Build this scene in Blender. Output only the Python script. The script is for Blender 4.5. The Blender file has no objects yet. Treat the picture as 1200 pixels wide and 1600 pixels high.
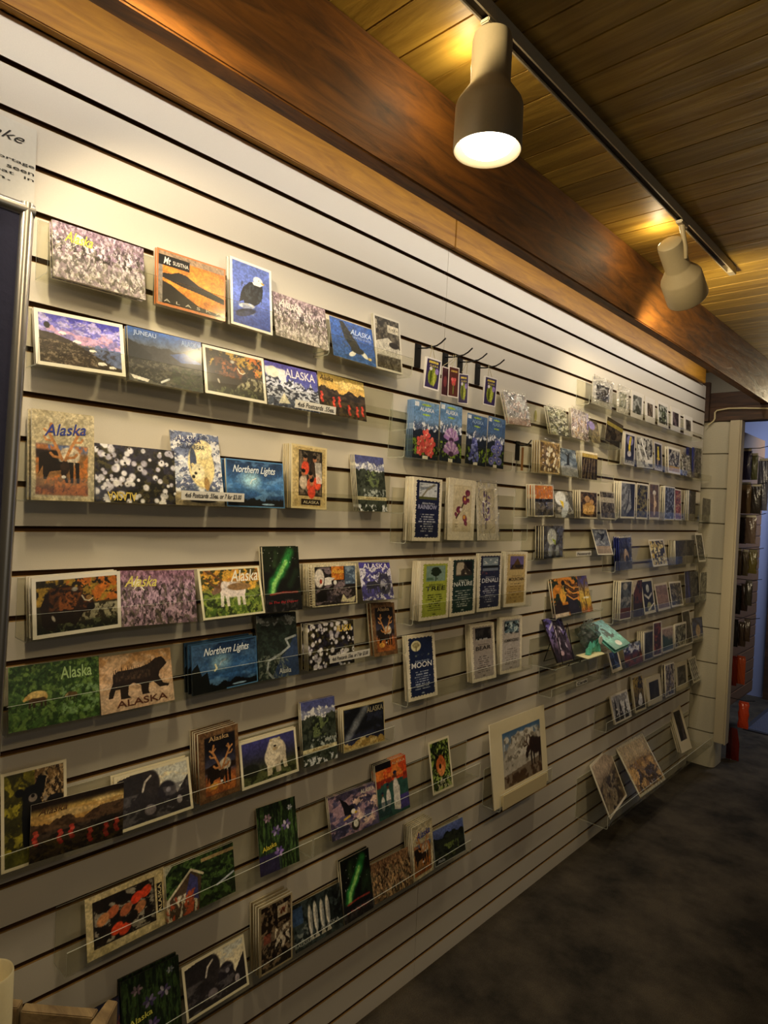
import bpy, bmesh, math, random
import numpy as np
from mathutils import Vector, Matrix
PI = math.pi
sc = bpy.context.scene
C = sc.collection
# ---------------------------------------------------------------- camera, world, light
cam_d = bpy.data.cameras.new('camera'); cam = bpy.data.objects.new('camera', cam_d); C.objects.link(cam)
cam_d.sensor_fit = 'VERTICAL'; cam_d.sensor_height = 32; cam_d.lens = 997.83411 / 1600 * 32; cam_d.clip_start = .02
yaw, pit, rol = 0.75103, -0.01244, 0.04705
f_ = Vector((-math.sin(yaw) * math.cos(pit), math.cos(yaw) * math.cos(pit), math.sin(pit)))
r_ = Vector((math.cos(yaw), math.sin(yaw), 0)); u_ = r_.cross(f_)
r2 = r_ * math.cos(rol) + u_ * math.sin(rol); u2 = u_ * math.cos(rol) - r_ * math.sin(rol)
M = Matrix((r2, u2, -f_)).transposed().to_4x4(); M.translation = Vector((1.18747, -1.49972, 1.42179)); cam.matrix_world = M
sc.camera = cam
sc.view_settings.view_transform = 'Standard'; sc.view_settings.look = 'None'; sc.view_settings.gamma = 1; sc.view_settings.use_curve_mapping = False
sc.view_settings.exposure = -.05
sc.cycles.transparent_max_bounces = 32
w = bpy.data.worlds.new('world'); sc.world = w; w.use_nodes = True
w.node_tree.nodes['Background'].inputs[0].default_value = (1, .82, .55, 1); w.node_tree.nodes['Background'].inputs[1].default_value = .022
def light(name, kind, loc, target, power, color, **k):
    d = bpy.data.lights.new(name, kind); d.energy = power; d.color = color
    for a, b in k.items(): setattr(d, a, b)
    o = bpy.data.objects.new(name, d); C.objects.link(o); o.location = loc
    o.rotation_euler = (Vector(target) - Vector(loc)).to_track_quat('-Z', 'Y').to_euler(); return o
WARM = (1, .8, .5)
# unseen fill lights added for the wall, and daylight in the room beyond the doorway
for y_ in (-1.3, .2, 1.7):
    light('room_fill_spot', 'SPOT', (1.65, y_, 2.2), (0, y_ + .15, 1.1), 17, (1, .73, .4), spot_size=math.radians(76), spot_blend=.9, shadow_soft_size=.07)  # added fill spots out of view, brightening the slatwall
light('room_fill_spot', 'SPOT', (1.2, 2.0, 2.2), (.15, 2.95, 1.1), 9, (1, .86, .6), spot_size=math.radians(60), spot_blend=.9, shadow_soft_size=.07)  # added spot out of view, brightens the hanging packets
light('room_fill_area', 'AREA', (3.6, -.4, 1.55), (.0, .4, 1.5), 2.5, (1, .95, .86), shape='RECTANGLE', size=2.2, size_y=1.1)  # added soft area fill from the unseen side of the room
# fluorescent strip behind the valance beam, washing the wall from above
light('valance_strip_light', 'AREA', (.235, -.05, 2.292), (.0, -.05, 1.6), 10.5, (1, .93, .8), shape='RECTANGLE', size=4.7, size_y=.04).rotation_euler = Matrix(((0, -.94, .34), (1, 0, 0), (0, .34, .94))).to_euler()
# uplights beyond the frame that graze the cedar boards between the beam and the track
light('cove_uplight', 'SPOT', (.34, -2.2, 2.262), (.42, .9, 2.34), 300, (1, .82, .5), spot_size=math.radians(50), spot_blend=.7, shadow_soft_size=.02)
light('cove_uplight', 'SPOT', (.345, 3.6, 2.24), (.42, .95, 2.34), 90, (1, .82, .5), spot_size=math.radians(70), spot_blend=.7, shadow_soft_size=.02)
light('far_room_daylight', 'AREA', (.5, 3.7, 2.15), (-.1, 4.4, .8), 24, (.72, .8, 1), shape='RECTANGLE', size=.8, size_y=.6)

# ---------------------------------------------------------------- materials
def lin(c):
    if isinstance(c, str): c = [int(c[i:i + 2], 16) / 255 for i in (0, 2, 4)]
    return tuple(((x / 12.92) if x <= .04045 else ((x + .055) / 1.055) ** 2.4) for x in c) + (1,)
class NT:
    def __init__(s, name):
        s.m = bpy.data.materials.new(name); s.m.use_nodes = True; s.t = s.m.node_tree
        s.b = s.t.nodes['Principled BSDF']; s.out = s.t.nodes['Material Output']
    def n(s, t, **k):
        x = s.t.nodes.new('ShaderNode' + t)
        for a, b in k.items(): setattr(x, a, b)
        return x
    def l(s, a, b): s.t.links.new(a, b)
def plain(name, c, rough=.5, metal=0, bump=0, bscale=200, **k):
    q = NT(name); q.b.inputs['Base Color'].default_value = lin(c); q.b.inputs['Roughness'].default_value = rough; q.b.inputs['Metallic'].default_value = metal
    nz = q.n('TexNoise'); nz.inputs['Scale'].default_value = bscale; nz.inputs['Detail'].default_value = 4
    tc = q.n('TexCoord'); q.l(tc.outputs['Object'], nz.inputs['Vector'])
    mr = q.n('MapRange'); q.l(nz.outputs['Fac'], mr.inputs['Value']); mr.inputs['To Min'].default_value = .93; mr.inputs['To Max'].default_value = 1.05
    mx = q.n('VectorMath', operation='SCALE'); mx.inputs[0].default_value = lin(c)[:3]; q.l(mr.outputs[0], mx.inputs['Scale']); q.l(mx.outputs[0], q.b.inputs['Base Color'])
    if bump:
        bp = q.n('Bump'); bp.inputs['Strength'].default_value = bump; bp.inputs['Distance'].default_value = .002; q.l(nz.outputs['Fac'], bp.inputs['Height']); q.l(bp.outputs[0], q.b.inputs['Normal'])
    for a, b in k.items(): q.b.inputs[a].default_value = b
    return q.m
def wood(name, c1, c2, axis=1, scale=3, stretch=14, rough=.6, bump=.25, plank=0, spec=.5, contrast=(.3, .7)):
    """axis = direction of the grain; plank > 0: boards of that width laid side by side along y"""
    q = NT(name); tc = q.n('TexCoord'); mp = q.n('Mapping'); q.l(tc.outputs['Object'], mp.inputs['Vector'])
    sv = [stretch] * 3; sv[axis] = 1; mp.inputs['Scale'].default_value = sv
    vec = mp.outputs[0]; rnd = None
    if plank:
        sp = q.n('SeparateXYZ'); q.l(tc.outputs['Object'], sp.inputs[0]); dv = q.n('Math', operation='DIVIDE'); q.l(sp.outputs['Y'], dv.inputs[0]); dv.inputs[1].default_value = plank; of = q.n('Math', operation='ADD'); q.l(sp.outputs['Y'], of.inputs[0]); of.inputs[1].default_value = .2962; q.l(of.outputs[0], dv.inputs[0])
        fl = q.n('Math', operation='FLOOR'); q.l(dv.outputs[0], fl.inputs[0]); wn = q.n('TexWhiteNoise', noise_dimensions='1D'); q.l(fl.outputs[0], wn.inputs['W']); rnd = wn.outputs['Value']
        ad = q.n('VectorMath', operation='ADD'); q.l(vec, ad.inputs[0]); sc_ = q.n('VectorMath', operation='SCALE'); q.l(wn.outputs['Color'], sc_.inputs[0]); sc_.inputs['Scale'].default_value = 30; q.l(sc_.outputs[0], ad.inputs[1]); vec = ad.outputs[0]
    nz = q.n('TexNoise'); nz.inputs['Scale'].default_value = scale; nz.inputs['Detail'].default_value = 8; nz.inputs['Roughness'].default_value = .65; nz.inputs['Distortion'].default_value = 1.2; q.l(vec, nz.inputs['Vector'])
    cr = q.n('ValToRGB'); q.l(nz.outputs['Fac'], cr.inputs['Fac']); cr.color_ramp.elements[0].color = lin(c2); cr.color_ramp.elements[0].position = contrast[0]; cr.color_ramp.elements[1].color = lin(c1); cr.color_ramp.elements[1].position = contrast[1]
    outc = cr.outputs[0]
    if rnd:
        mr = q.n('MapRange'); q.l(rnd, mr.inputs['Value']); mr.inputs['To Min'].default_value = .72; mr.inputs['To Max'].default_value = 1.1
        vs = q.n('VectorMath', operation='SCALE'); q.l(outc, vs.inputs[0]); q.l(mr.outputs[0], vs.inputs['Scale']); outc = vs.outputs[0]
    q.l(outc, q.b.inputs['Base Color']); q.b.inputs['Roughness'].default_value = rough; q.b.inputs['Specular IOR Level'].default_value = spec
    bp = q.n('Bump'); bp.inputs['Strength'].default_value = bump; bp.inputs['Distance'].default_value = .004; q.l(nz.outputs['Fac'], bp.inputs['Height']); q.l(bp.outputs[0], q.b.inputs['Normal'])
    return q.m
def clear(name, tint='fbfbf7', gloss=.32, rough=.03, wavy=0, opaque=0, edge='d8dccc'):
    q = NT(name); tr = q.n('BsdfTransparent'); tr.inputs[0].default_value = lin(tint)
    gl = q.n('BsdfGlossy'); gl.inputs['Roughness'].default_value = rough; fr = q.n('LayerWeight'); fr.inputs['Blend'].default_value = .5
    pw_ = q.n('Math', operation='POWER'); q.l(fr.outputs['Facing'], pw_.inputs[0]); pw_.inputs[1].default_value = 4
    ml = q.n('Math', operation='MULTIPLY_ADD'); q.l(pw_.outputs[0], ml.inputs[0]); ml.inputs[1].default_value = gloss; ml.inputs[2].default_value = .045
    mx = q.n('MixShader'); q.l(ml.outputs[0], mx.inputs[0]); q.l(tr.outputs[0], mx.inputs[1]); q.l(gl.outputs[0], mx.inputs[2]); res = mx.outputs[0]
    if wavy:
        tc = q.n('TexCoord'); nz = q.n('TexNoise'); nz.inputs['Scale'].default_value = 38; nz.inputs['Detail'].default_value = 2; nz.inputs['Distortion'].default_value = 1.5; q.l(tc.outputs['Object'], nz.inputs['Vector'])
        bp = q.n('Bump'); bp.inputs['Strength'].default_value = wavy; bp.inputs['Distance'].default_value = .02; q.l(nz.outputs['Fac'], bp.inputs['Height']); q.l(bp.outputs[0], gl.inputs['Normal']); q.l(bp.outputs[0], fr.inputs['Normal'])
    if opaque:
        df = q.n('BsdfDiffuse'); df.inputs[0].default_value = lin(edge); m2 = q.n('MixShader'); m2.inputs[0].default_value = opaque; q.l(res, m2.inputs[1]); q.l(df.outputs[0], m2.inputs[2]); res = m2.outputs[0]
    q.l(res, q.out.inputs['Surface']); return q.m
def glow(name, c, k):
    q = NT(name); q.b.inputs['Base Color'].default_value = lin(c); q.b.inputs['Emission Color'].default_value = lin(c); q.b.inputs['Emission Strength'].default_value = k; return q.m
def card_mat(name, rough, coat):
    q = NT(name); a = q.n('VertexColor', layer_name='Col'); q.l(a.outputs[0], q.b.inputs['Base Color']); q.b.inputs['Roughness'].default_value = rough; q.b.inputs['Coat Weight'].default_value = coat; q.b.inputs['Coat Roughness'].default_value = .12
    return q.m
m_slat = plain('slat_laminate', 'd8d2c6', .42, bump=.06, bscale=500)
m_mdf = plain('raw_fibreboard', '8a6a38', .9)
m_groove = plain('groove_fibreboard', '5a3c1c', .95)
m_ceil = wood('cedar_ceiling', 'd8b048', '9a7420', axis=0, scale=2.2, stretch=10, rough=.55, plank=.09375, bump=.3)
m_beam = wood('dark_stained_beam', '955e1c', '40260c', axis=1, scale=4, stretch=7, rough=.62, bump=.5)
m_oak = wood('golden_board', 'b8841c', '84560e', axis=1, scale=4, stretch=9, rough=.6, bump=.4)
m_dark = wood('dark_header_wood', '4c3018', '22140a', axis=0, scale=4, stretch=8, rough=.7)
m_crate = wood('weathered_wood', '8c7650', '5a472c', axis=0, scale=6, stretch=6, rough=.85)
def carpet():
    q = NT('dark_carpet'); tc = q.n('TexCoord'); n1 = q.n('TexNoise'); n1.inputs['Scale'].default_value = 3.4; n1.inputs['Detail'].default_value = 5; n1.inputs['Roughness'].default_value = .65; q.l(tc.outputs['Object'], n1.inputs['Vector'])
    n2 = q.n('TexNoise'); n2.inputs['Scale'].default_value = 380; n2.inputs['Detail'].default_value = 3; q.l(tc.outputs['Object'], n2.inputs['Vector'])
    cr = q.n('ValToRGB'); q.l(n1.outputs['Fac'], cr.inputs['Fac']); cr.color_ramp.elements[0].color = lin('2a2723'); cr.color_ramp.elements[0].position = .36; cr.color_ramp.elements[1].color = lin('4e473c'); cr.color_ramp.elements[1].position = .62
    mr = q.n('MapRange'); q.l(n2.outputs['Fac'], mr.inputs['Value']); mr.inputs['From Min'].default_value = .3; mr.inputs['From Max'].default_value = .7; mr.inputs['To Min'].default_value = .6; mr.inputs['To Max'].default_value = 1.3
    vs = q.n('VectorMath', operation='SCALE'); q.l(cr.outputs[0], vs.inputs[0]); q.l(mr.outputs[0], vs.inputs['Scale']); q.l(vs.outputs[0], q.b.inputs['Base Color']); q.b.inputs['Roughness'].default_value = 1; q.b.inputs['Specular IOR Level'].default_value = .1
    bp = q.n('Bump'); bp.inputs['Strength'].default_value = .7; bp.inputs['Distance'].default_value = .004; q.l(n2.outputs['Fac'], bp.inputs['Height']); q.l(bp.outputs[0], q.b.inputs['Normal']); return q.m
m_carpet = carpet()
m_white = plain('white_enamel', 'c4b89c', .45); m_lamp = plain('lamp_enamel', 'a09070', .5)
m_black = plain('black_metal', '141414', .35, .3); m_alu = plain('brushed_aluminium', 'b8b4ac', .28, .95)
m_slot = plain('dark_slot', '2a1e12', .7)
m_block = plain('painted_block', 'b0a890', .75, bump=.6, bscale=120)
m_post = plain('painted_trim', 'a89c80', .6)
m_plaster = plain('pale_plaster', 'b4ae9c', .8)
m_clear = clear('clear_acrylic'); m_edge = clear('acrylic_edge', gloss=.6, opaque=.45); m_wrap = clear('cellophane', 'fbfbf6', .9, .06, wavy=.8)  # acrylic edges get a pale diffuse mix imitating their bright highlight line
m_bulb = glow('bulb_glass', 'fff2d8', 9)
m_blue = plain('blue_far_wall', '8c94b4', .8); m_navy = plain('navy_felt', '10122c', .95, bump=.6, bscale=60)
m_paper = plain('laminated_paper', 'd8d6ce', .3); m_ink = plain('black_ink', '242220', .8); m_card = card_mat('printed_card', .42, .12); m_string = plain('pale_string', 'b0a47c', .9)
def ink(c, _c={}):
    if c not in _c: _c[c] = plain('ink_' + c, c, .5)
    return _c[c]

# ---------------------------------------------------------------- mesh helpers
class MB:
    def __init__(s): s.v = []; s.f = []; s.mi = []
    def add(s, vs, fs, mi=0):
        o = len(s.v); s.v += [tuple(v) for v in vs]; s.f += [tuple(i + o for i in f) for f in fs]; s.mi += [mi] * len(fs)
    def box(s, x0, x1, y0, y1, z0, z1, mi=0, R=None):
        vs = [(x, y, z) for x in (x0, x1) for y in (y0, y1) for z in (z0, z1)]
        if R: vs = [R @ Vector(v) for v in vs]
        s.add(vs, [(0, 1, 3, 2), (4, 6, 7, 5), (0, 4, 5, 1), (2, 3, 7, 6), (0, 2, 6, 4), (1, 5, 7, 3)], mi)
    def extr(s, prof, y0, y1, axis='y', mi=0, closed=True, mis=None):
        """prof: list of (a, z); swept along y (a = x) or along x (a = y)"""
        n = len(prof); P = (lambda a, z, t: (a, t, z)) if axis == 'y' else (lambda a, z, t: (t, a, z))
        o = len(s.v); s.v += [P(a, z, y0) for a, z in prof] + [P(a, z, y1) for a, z in prof]
        for i in range(n if closed else n - 1):
            j = (i + 1) % n; s.f.append((o + i, o + j, o + n + j, o + n + i)); s.mi.append(mis[i] if mis else mi)
        if closed: s.f += [tuple(o + i for i in range(n))[::-1], tuple(o + n + i for i in range(n))]; s.mi += [mi, mi]
    def prism(s, poly, z0, z1, mi=0):
        n = len(poly); o = len(s.v); s.v += [(x, y, z0) for x, y in poly] + [(x, y, z1) for x, y in poly]
        s.f += [(o + i, o + (i + 1) % n, o + n + (i + 1) % n, o + n + i) for i in range(n)] + [tuple(o + i for i in range(n))[::-1], tuple(o + n + i for i in range(n))]; s.mi += [mi] * (n + 2)
    def tube(s, pts, r, n=8, mi=0):
        pts = [Vector(p) for p in pts]; o = len(s.v); rings = len(pts); up = None
        for k, p in enumerate(pts):
            d = (pts[min(k + 1, rings - 1)] - pts[max(k - 1, 0)]).normalized()
            a = d.orthogonal().normalized() if up is None else (up - d * up.dot(d)).normalized(); up = a; b = d.cross(a)
            rr = r[k] if isinstance(r, (list, tuple)) else r
            s.v += [tuple(p + (a * math.cos(t) + b * math.sin(t)) * rr) for t in [2 * PI * i / n for i in range(n)]]
        for k in range(rings - 1):
            for i in range(n): s.f.append((o + k * n + i, o + k * n + (i + 1) % n, o + (k + 1) * n + (i + 1) % n, o + (k + 1) * n + i)); s.mi.append(mi)
        s.f += [tuple(o + i for i in range(n))[::-1], tuple(o + (rings - 1) * n + i for i in range(n))]; s.mi += [mi, mi]
    def lathe(s, prof, R=None, n=40, mi=0):
        """prof: (radius, z)"""
        o = len(s.v); R = R or Matrix()
        for r, z in prof: s.v += [tuple(R @ Vector((r * math.cos(2 * PI * i / n), r * math.sin(2 * PI * i / n), z))) for i in range(n)]
        for k in range(len(prof) - 1):
            for i in range(n): s.f.append((o + k * n + i, o + k * n + (i + 1) % n, o + (k + 1) * n + (i + 1) % n, o + (k + 1) * n + i)); s.mi.append(mi)
    def build(s, name, mats, parent=None, smooth=False, bevel=0):
        me = bpy.data.meshes.new(name); me.from_pydata(s.v, [], s.f)
        for m in (mats if isinstance(mats, (list, tuple)) else [mats]): me.materials.append(m)
        me.polygons.foreach_set('material_index', s.mi)
        b = bmesh.new(); b.from_mesh(me); bmesh.ops.recalc_face_normals(b, faces=b.faces)
        if bevel: bmesh.ops.bevel(b, geom=[e for e in b.edges if e.is_manifold and e.calc_face_angle(0) > .6], offset=bevel, segments=2, affect='EDGES')
        b.to_mesh(me); b.free()
        if smooth: me.polygons.foreach_set('use_smooth', [True] * len(me.polygons)); 
        me.update(); o = bpy.data.objects.new(name, me); C.objects.link(o)
        if smooth:
            try: me.set_sharp_from_angle(angle=math.radians(40))
            except Exception: pass
        if parent: o.parent = parent
        return o
def tag(o, label, cat, group=None, kind=None):
    if label: o['label'] = label
    if cat: o['category'] = cat
    if group: o['group'] = group
    if kind: o['kind'] = kind
    return o
def struct(o): o['kind'] = 'structure'; return o
def empty(name, loc, label=None, cat=None, group=None, parent=None, rot=(0, 0, 0)):
    o = bpy.data.objects.new(name, None); C.objects.link(o); o.location = loc; o.rotation_euler = rot; o.empty_display_size = .03
    if label: tag(o, label, cat, group)
    if parent: o.parent = parent
    return o
def text_mesh(txt, wid, hei, mat, name='lettering', shear=0, rot=0, bold=0):
    """lettering in the xz plane facing -y, centred on the origin, wid x hei metres"""
    cu = bpy.data.curves.new('t', 'FONT'); cu.body = txt; cu.size = 1; cu.shear = shear; cu.offset = bold; cu.resolution_u = 3
    o = bpy.data.objects.new('t', cu); C.objects.link(o); dg = bpy.context.evaluated_depsgraph_get(); me = bpy.data.meshes.new_from_object(o.evaluated_get(dg))
    bpy.data.objects.remove(o); bpy.data.curves.remove(cu)
    n = len(me.vertices); co = np.zeros(n * 3); me.vertices.foreach_get('co', co); co = co.reshape(-1, 3)
    x0, x1 = co[:, 0].min(), co[:, 0].max(); y0, y1 = co[:, 1].min(), co[:, 1].max()
    x = (co[:, 0] - (x0 + x1) / 2) * wid / (x1 - x0); z = (co[:, 1] - (y0 + y1) / 2) * hei / (y1 - y0); c, s_ = math.cos(math.radians(rot)), math.sin(math.radians(rot))
    out = np.stack([x * c - z * s_, np.zeros(n), x * s_ + z * c], 1).astype(np.float32); me.vertices.foreach_set('co', out.ravel()); me.materials.clear(); me.materials.append(mat); me.update()
    o = bpy.data.objects.new(name, me); C.objects.link(o); return o

# ---------------------------------------------------------------- room shell
P = .0762; ZT = 2.18648; Z1 = 2.11322; YE = 2.438
def slat_profile():
    """front profile from the floor up: the laminate face broken by T grooves"""
    out = []; mis = []
    gs = sorted([Z1 - k * P for k in range(28)])
    def a(x, z, m): out.append((x, z)); mis.append(m)
    a(0, 0, 0)
    for g in gs:
        a(0, g - .0058, 1); a(-.0012, g - .0045, 1); a(-.004, g - .0045, 2); a(-.004, g - .010, 2); a(-.010, g - .010, 2); a(-.010, g + .010, 2); a(-.004, g + .010, 2); a(-.004, g + .0045, 2); a(0, g + .0045, 0)
    a(0, ZT, 0); a(-.019, ZT, 1); a(-.019, 0, 1)
    return out, mis
pr, mi_ = slat_profile()
for k, (a0, a1) in enumerate(((-2.6, -.0008), (.0008, YE))):
    b = MB(); b.extr(pr, a0, a1, mis=mi_); struct(b.build('wall_left', [m_slat, m_mdf, m_groove]))
b = MB(); b.box(-.3, -.02, -2.6, YE, 0, 2.9); struct(b.build('wall_left', m_plaster))
b = MB(); b.box(-1.2, 4.2, -3.2, 6, -.05, 0); struct(b.build('floor', m_carpet))
# ceiling of tongue-and-groove boards running away from the wall
ZC = 2.303
b = MB(); pw = .09375; prof = []; y = -.2962 - 27 * pw; y00 = y
while y < 5.0:
    prof += [(y + .0009, ZC + .006), (y + .0022, ZC), (y + pw - .0022, ZC), (y + pw - .0009, ZC + .006)]; y += pw
prof += [(y, ZC + .04), (y00, ZC + .04)]
b.extr(prof, -.3, 4.2, axis='x'); struct(b.build('ceiling', m_ceil))
# boards above the panelling, the beam standing off the wall, the header over the opening
b = MB(); b.box(-.0, .02, -2.6, .004, ZT + .002, ZC - .001); struct(b.build('trim_1', m_oak, bevel=.002))
b = MB(); b.box(-.0, .0205, .006, 2.36, ZT + .002, ZC - .001); struct(b.build('trim_2', m_oak, bevel=.002))
b = MB(); b.extr([(-2.6, 2.0824), (1.0, 2.0824), (3.9, 2.06), (3.9, ZC - .0005), (-2.6, ZC - .0005)], .2754, .3134, axis='x'); struct(b.build('trim_3', m_beam, bevel=.003))
b = MB(); b.prism([(-.25, 2.47), (1.9, 2.47), (1.9, 2.56), (-.25, 2.56)], 1.985, 2.066); b.box(-.25, .2745, 2.47, 2.56, 2.066, 2.15); struct(b.build('trim_4', m_dark, bevel=.003))
b = MB(); b.box(-.02, .02, 2.4395, 2.47, 1.985, 2.21); struct(b.build('trim_5', m_dark, bevel=.002))
b = MB(); b.box(-.25, .28, 2.62, 2.64, 2.15, ZC - .001); struct(b.build('wall_back', m_plaster))
# block column with a rounded corner, mortar joints every 20 cm
b = MB(); xr = .135
def colp(i): 
    pts = [(-.25, 2.475), (xr - .035, 2.475)] + [(xr - .035 + .035 * math.sin(t), 2.51 - .035 * math.cos(t)) for t in [PI / 12 * j for j in range(1, 7)]] + [(xr, 2.62), (-.25, 2.62)]
    cx, cy = .0, 2.55; return [((x - cx) * (1 - i) + cx, (y - cy) * (1 - i) + cy) for x, y in pts]
z = 0.0
while z < 1.98:
    z2 = min(z + .2, 1.984); b.prism(colp(0), z + .0035, z2 - .0035); b.prism(colp(.07), z2 - .0035, z2 + .0035, 1); z += .2
struct(b.build('wall_end', [m_block, plain('mortar', '6c6450', .9)], smooth=True))
b = MB(); b.box(.137, .188, 2.44, 2.5, .165, 1.983); b.box(.188, .196, 2.446, 2.51, .16, 1.983); struct(b.build('trim_6', m_post, bevel=.002))
b = MB(); b.box(-1.2, 1.6, 4.4, 4.45, 0, ZC); struct(b.build('wall_far', m_blue))
b = MB(); b.box(-.03, .04, 4.36, 4.399, 0, 2.2); b.box(.04, .9, 4.37, 4.399, 2.1, 2.2); struct(b.build('trim_7', m_dark))
b = MB(); b.box(.04, .85, 4.38, 4.397, .01, 2.1); d = struct(b.build('door_1', plain('blue_grey_door', '56607c', .6)))
b = MB(); b.tube([(.1, 4.34, 1.0), (.1, 4.38, 1.0)], .02); b.build('door_handle', m_alu, d, smooth=True)
# closed sides of the room behind and beside the photographer
# ---------------------------------------------------------------- printed pictures, computed as vertex colours
def h2c(s):
    return np.array([int(s[i:i + 2], 16) / 255 for i in (0, 2, 4)])
def col(c):
    return h2c(c) if isinstance(c, str) else np.array(c, float)
def sm(x):
    return np.clip(x, 0, 1) ** 2 * (3 - 2 * np.clip(x, 0, 1))
class Art:
    """u runs 0..1 left to right, v 0..1 bottom to top; asp = width / height"""
    def __init__(s, nu, nv, w, h, seed):
        s.nu, s.nv = nu, nv
        s.u, s.v = np.meshgrid(np.linspace(0, 1, nu), np.linspace(0, 1, nv))
        s.asp = w / h
        s.c = np.ones((nv, nu, 3)); s.seed = seed; s.k = 0; s.bm = 0
        s.px = 1.0 / max(nu, nv)
    def n(s, fx, fy, o=3):
        s.k += 1
        rs = np.random.RandomState(s.seed * 131 + s.k * 17 & 0xffffff); g = rs.rand(64, 64)
        out = np.zeros_like(s.u); a, t = 1.0, 0
        for i in range(o + 1):
            an = rs.uniform(-.35, .35) if fx > 2.5 * fy or fy > 2.5 * fx else rs.uniform(0, 6.28); ca, sa = math.cos(an), math.sin(an); p, q = rs.rand(2) * 50
            x = s.u * fx; y = s.v * fy; x, y = x + .3 * np.sin(y * 2.1 + p), y + .3 * np.sin(x * 1.7 + q); x, y = x * ca - y * sa + p, x * sa + y * ca + q
            fxi = np.floor(x).astype(int); fyi = np.floor(y).astype(int); dx = sm(x - fxi); dy = sm(y - fyi); x0 = fxi % 64; y0 = fyi % 64; x1 = (x0 + 1) % 64; y1 = (y0 + 1) % 64
            out += a * ((g[y0, x0] * (1 - dx) + g[y0, x1] * dx) * (1 - dy) + (g[y1, x0] * (1 - dx) + g[y1, x1] * dx) * dy)
            t += a; a *= .62; fx *= 2; fy *= 2
        return np.clip((out / t - .5) * 2.1 + .5, 0, 1)
    def mix(s, m, c):
        m = np.clip(m, 0, 1)[..., None]; s.c = s.c * (1 - m) + col(c) * m
    def fill(s, c): s.c[:] = col(c)
    def grad(s, *cs):
        cs = [col(c) for c in cs]; t = s.v * (len(cs) - 1); i = np.clip(t.astype(int), 0, len(cs) - 2); f = (t - i)[..., None]
        a = np.array(cs); s.c = a[i] * (1 - f) + a[i + 1] * f
    def noise(s, c, fx=8, fy=8, th=.5, soft=.15, m=1, o=3):
        s.mix(sm((s.n(fx, fy, o) - th) / soft + .5) * m, c)
    def tex(s, amt=.15, fx=20, fy=20):
        s.c = np.clip(s.c * (1 + amt * 2 * (s.n(fx, fy, 2) - .5))[..., None], 0, 1)
    def box(s, x0, y0, x1, y1, c, m=1):
        s.mix(((s.u >= x0) & (s.u <= x1) & (s.v >= y0) & (s.v <= y1)) * float(m), c)
    def inb(s, x0, y0, x1, y1, e=.035): return sm((s.u - x0) / e + (x0 <= 0) * 9) * sm((x1 - s.u) / e + (x1 >= 1) * 9) * sm((s.v - y0) / e + (y0 <= 0) * 9) * sm((y1 - s.v) / e + (y1 >= 1) * 9)
    def ell(s, x, y, rx, ry, c, rot=0, soft=.25, m=1):
        dx, dy = (s.u - x) * s.asp, s.v - y; ca, sa = math.cos(rot), math.sin(rot)
        a = (dx * ca + dy * sa) / (rx * s.asp); b = (-dx * sa + dy * ca) / ry
        s.mix(sm((1 - np.sqrt(a * a + b * b)) / soft + .3) * m, c)
    def poly(s, pts, c, m=1):
        ins = np.zeros(s.u.shape, bool); n = len(pts)
        for i in range(n):
            (x1, y1), (x2, y2) = pts[i], pts[(i + 1) % n]
            if y1 == y2: continue
            cr = ((s.v >= min(y1, y2)) & (s.v < max(y1, y2))) & (s.u < (x2 - x1) * (s.v - y1) / (y2 - y1) + x1)
            ins ^= cr
        s.mix(ins * float(m), c)
    def line(s, pts, w, c, m=1, soft=.5):
        for (x1, y1), (x2, y2) in zip(pts[:-1], pts[1:]):
            ax, ay, bx, by = x1 * s.asp, y1, x2 * s.asp, y2
            dx, dy = bx - ax, by - ay; L = dx * dx + dy * dy + 1e-9
            t = np.clip(((s.u * s.asp - ax) * dx + (s.v - ay) * dy) / L, 0, 1)
            d = np.hypot(s.u * s.asp - ax - t * dx, s.v - ay - t * dy)
            s.mix(sm((w - d) / (w * soft + 1e-6) + .5) * m, c)
    def ridge(s, y, amp, f, c, jag=4, shade=None, sx=30):
        hgt = y + amp * (s.n(f, 1, jag)[0:1] - .5)
        m = sm((hgt - s.v) / .015 + .5); s.mix(m, c)
        if shade is not None:
            s.mix(m * sm((s.n(sx * .4, sx * .5, 3) - .52) / .12 + .5), shade)
        return m
    def dots(s, n, reg, r, cs, rnd=None, asp=1.0):
        rs = random.Random(s.seed * 7 + s.k); s.k += 1
        for i in range(n):
            x = rs.uniform(reg[0], reg[2]); y = rs.uniform(reg[1], reg[3]); q = rs.uniform(*r)
            s.ell(x, y, q / s.asp * asp, q, rs.choice(cs), rs.uniform(0, 3), .6)
    def border(s, w, c, wb=None):
        wx = w / s.asp if s.asp > 1 else w; wy = w if s.asp > 1 else w * s.asp
        m = (s.u < wx) | (s.u > 1 - wx) | (s.v < (wb if wb else wy)) | (s.v > 1 - wy)
        s.mix(m * 1.0, c); s.bm = np.maximum(s.bm, m * 1.0)
    def rows(s, x0, x1, y0, y1, n, c, m=.8):
        rs = random.Random(s.seed)
        for i in range(n):
            y = y1 + (y0 - y1) * (i + .5) / n; k = rs.uniform(.55, 1) * (x1 - x0) / 2; xm = (x0 + x1) / 2
            dash = sm((s.n(34, 1, 1)[0:1] - .3) / .2 + .5)
            s.mix(((abs(s.v - y) < (y1 - y0) / n * .22) & (abs(s.u - xm) < k)) * dash * m, c)
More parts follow.
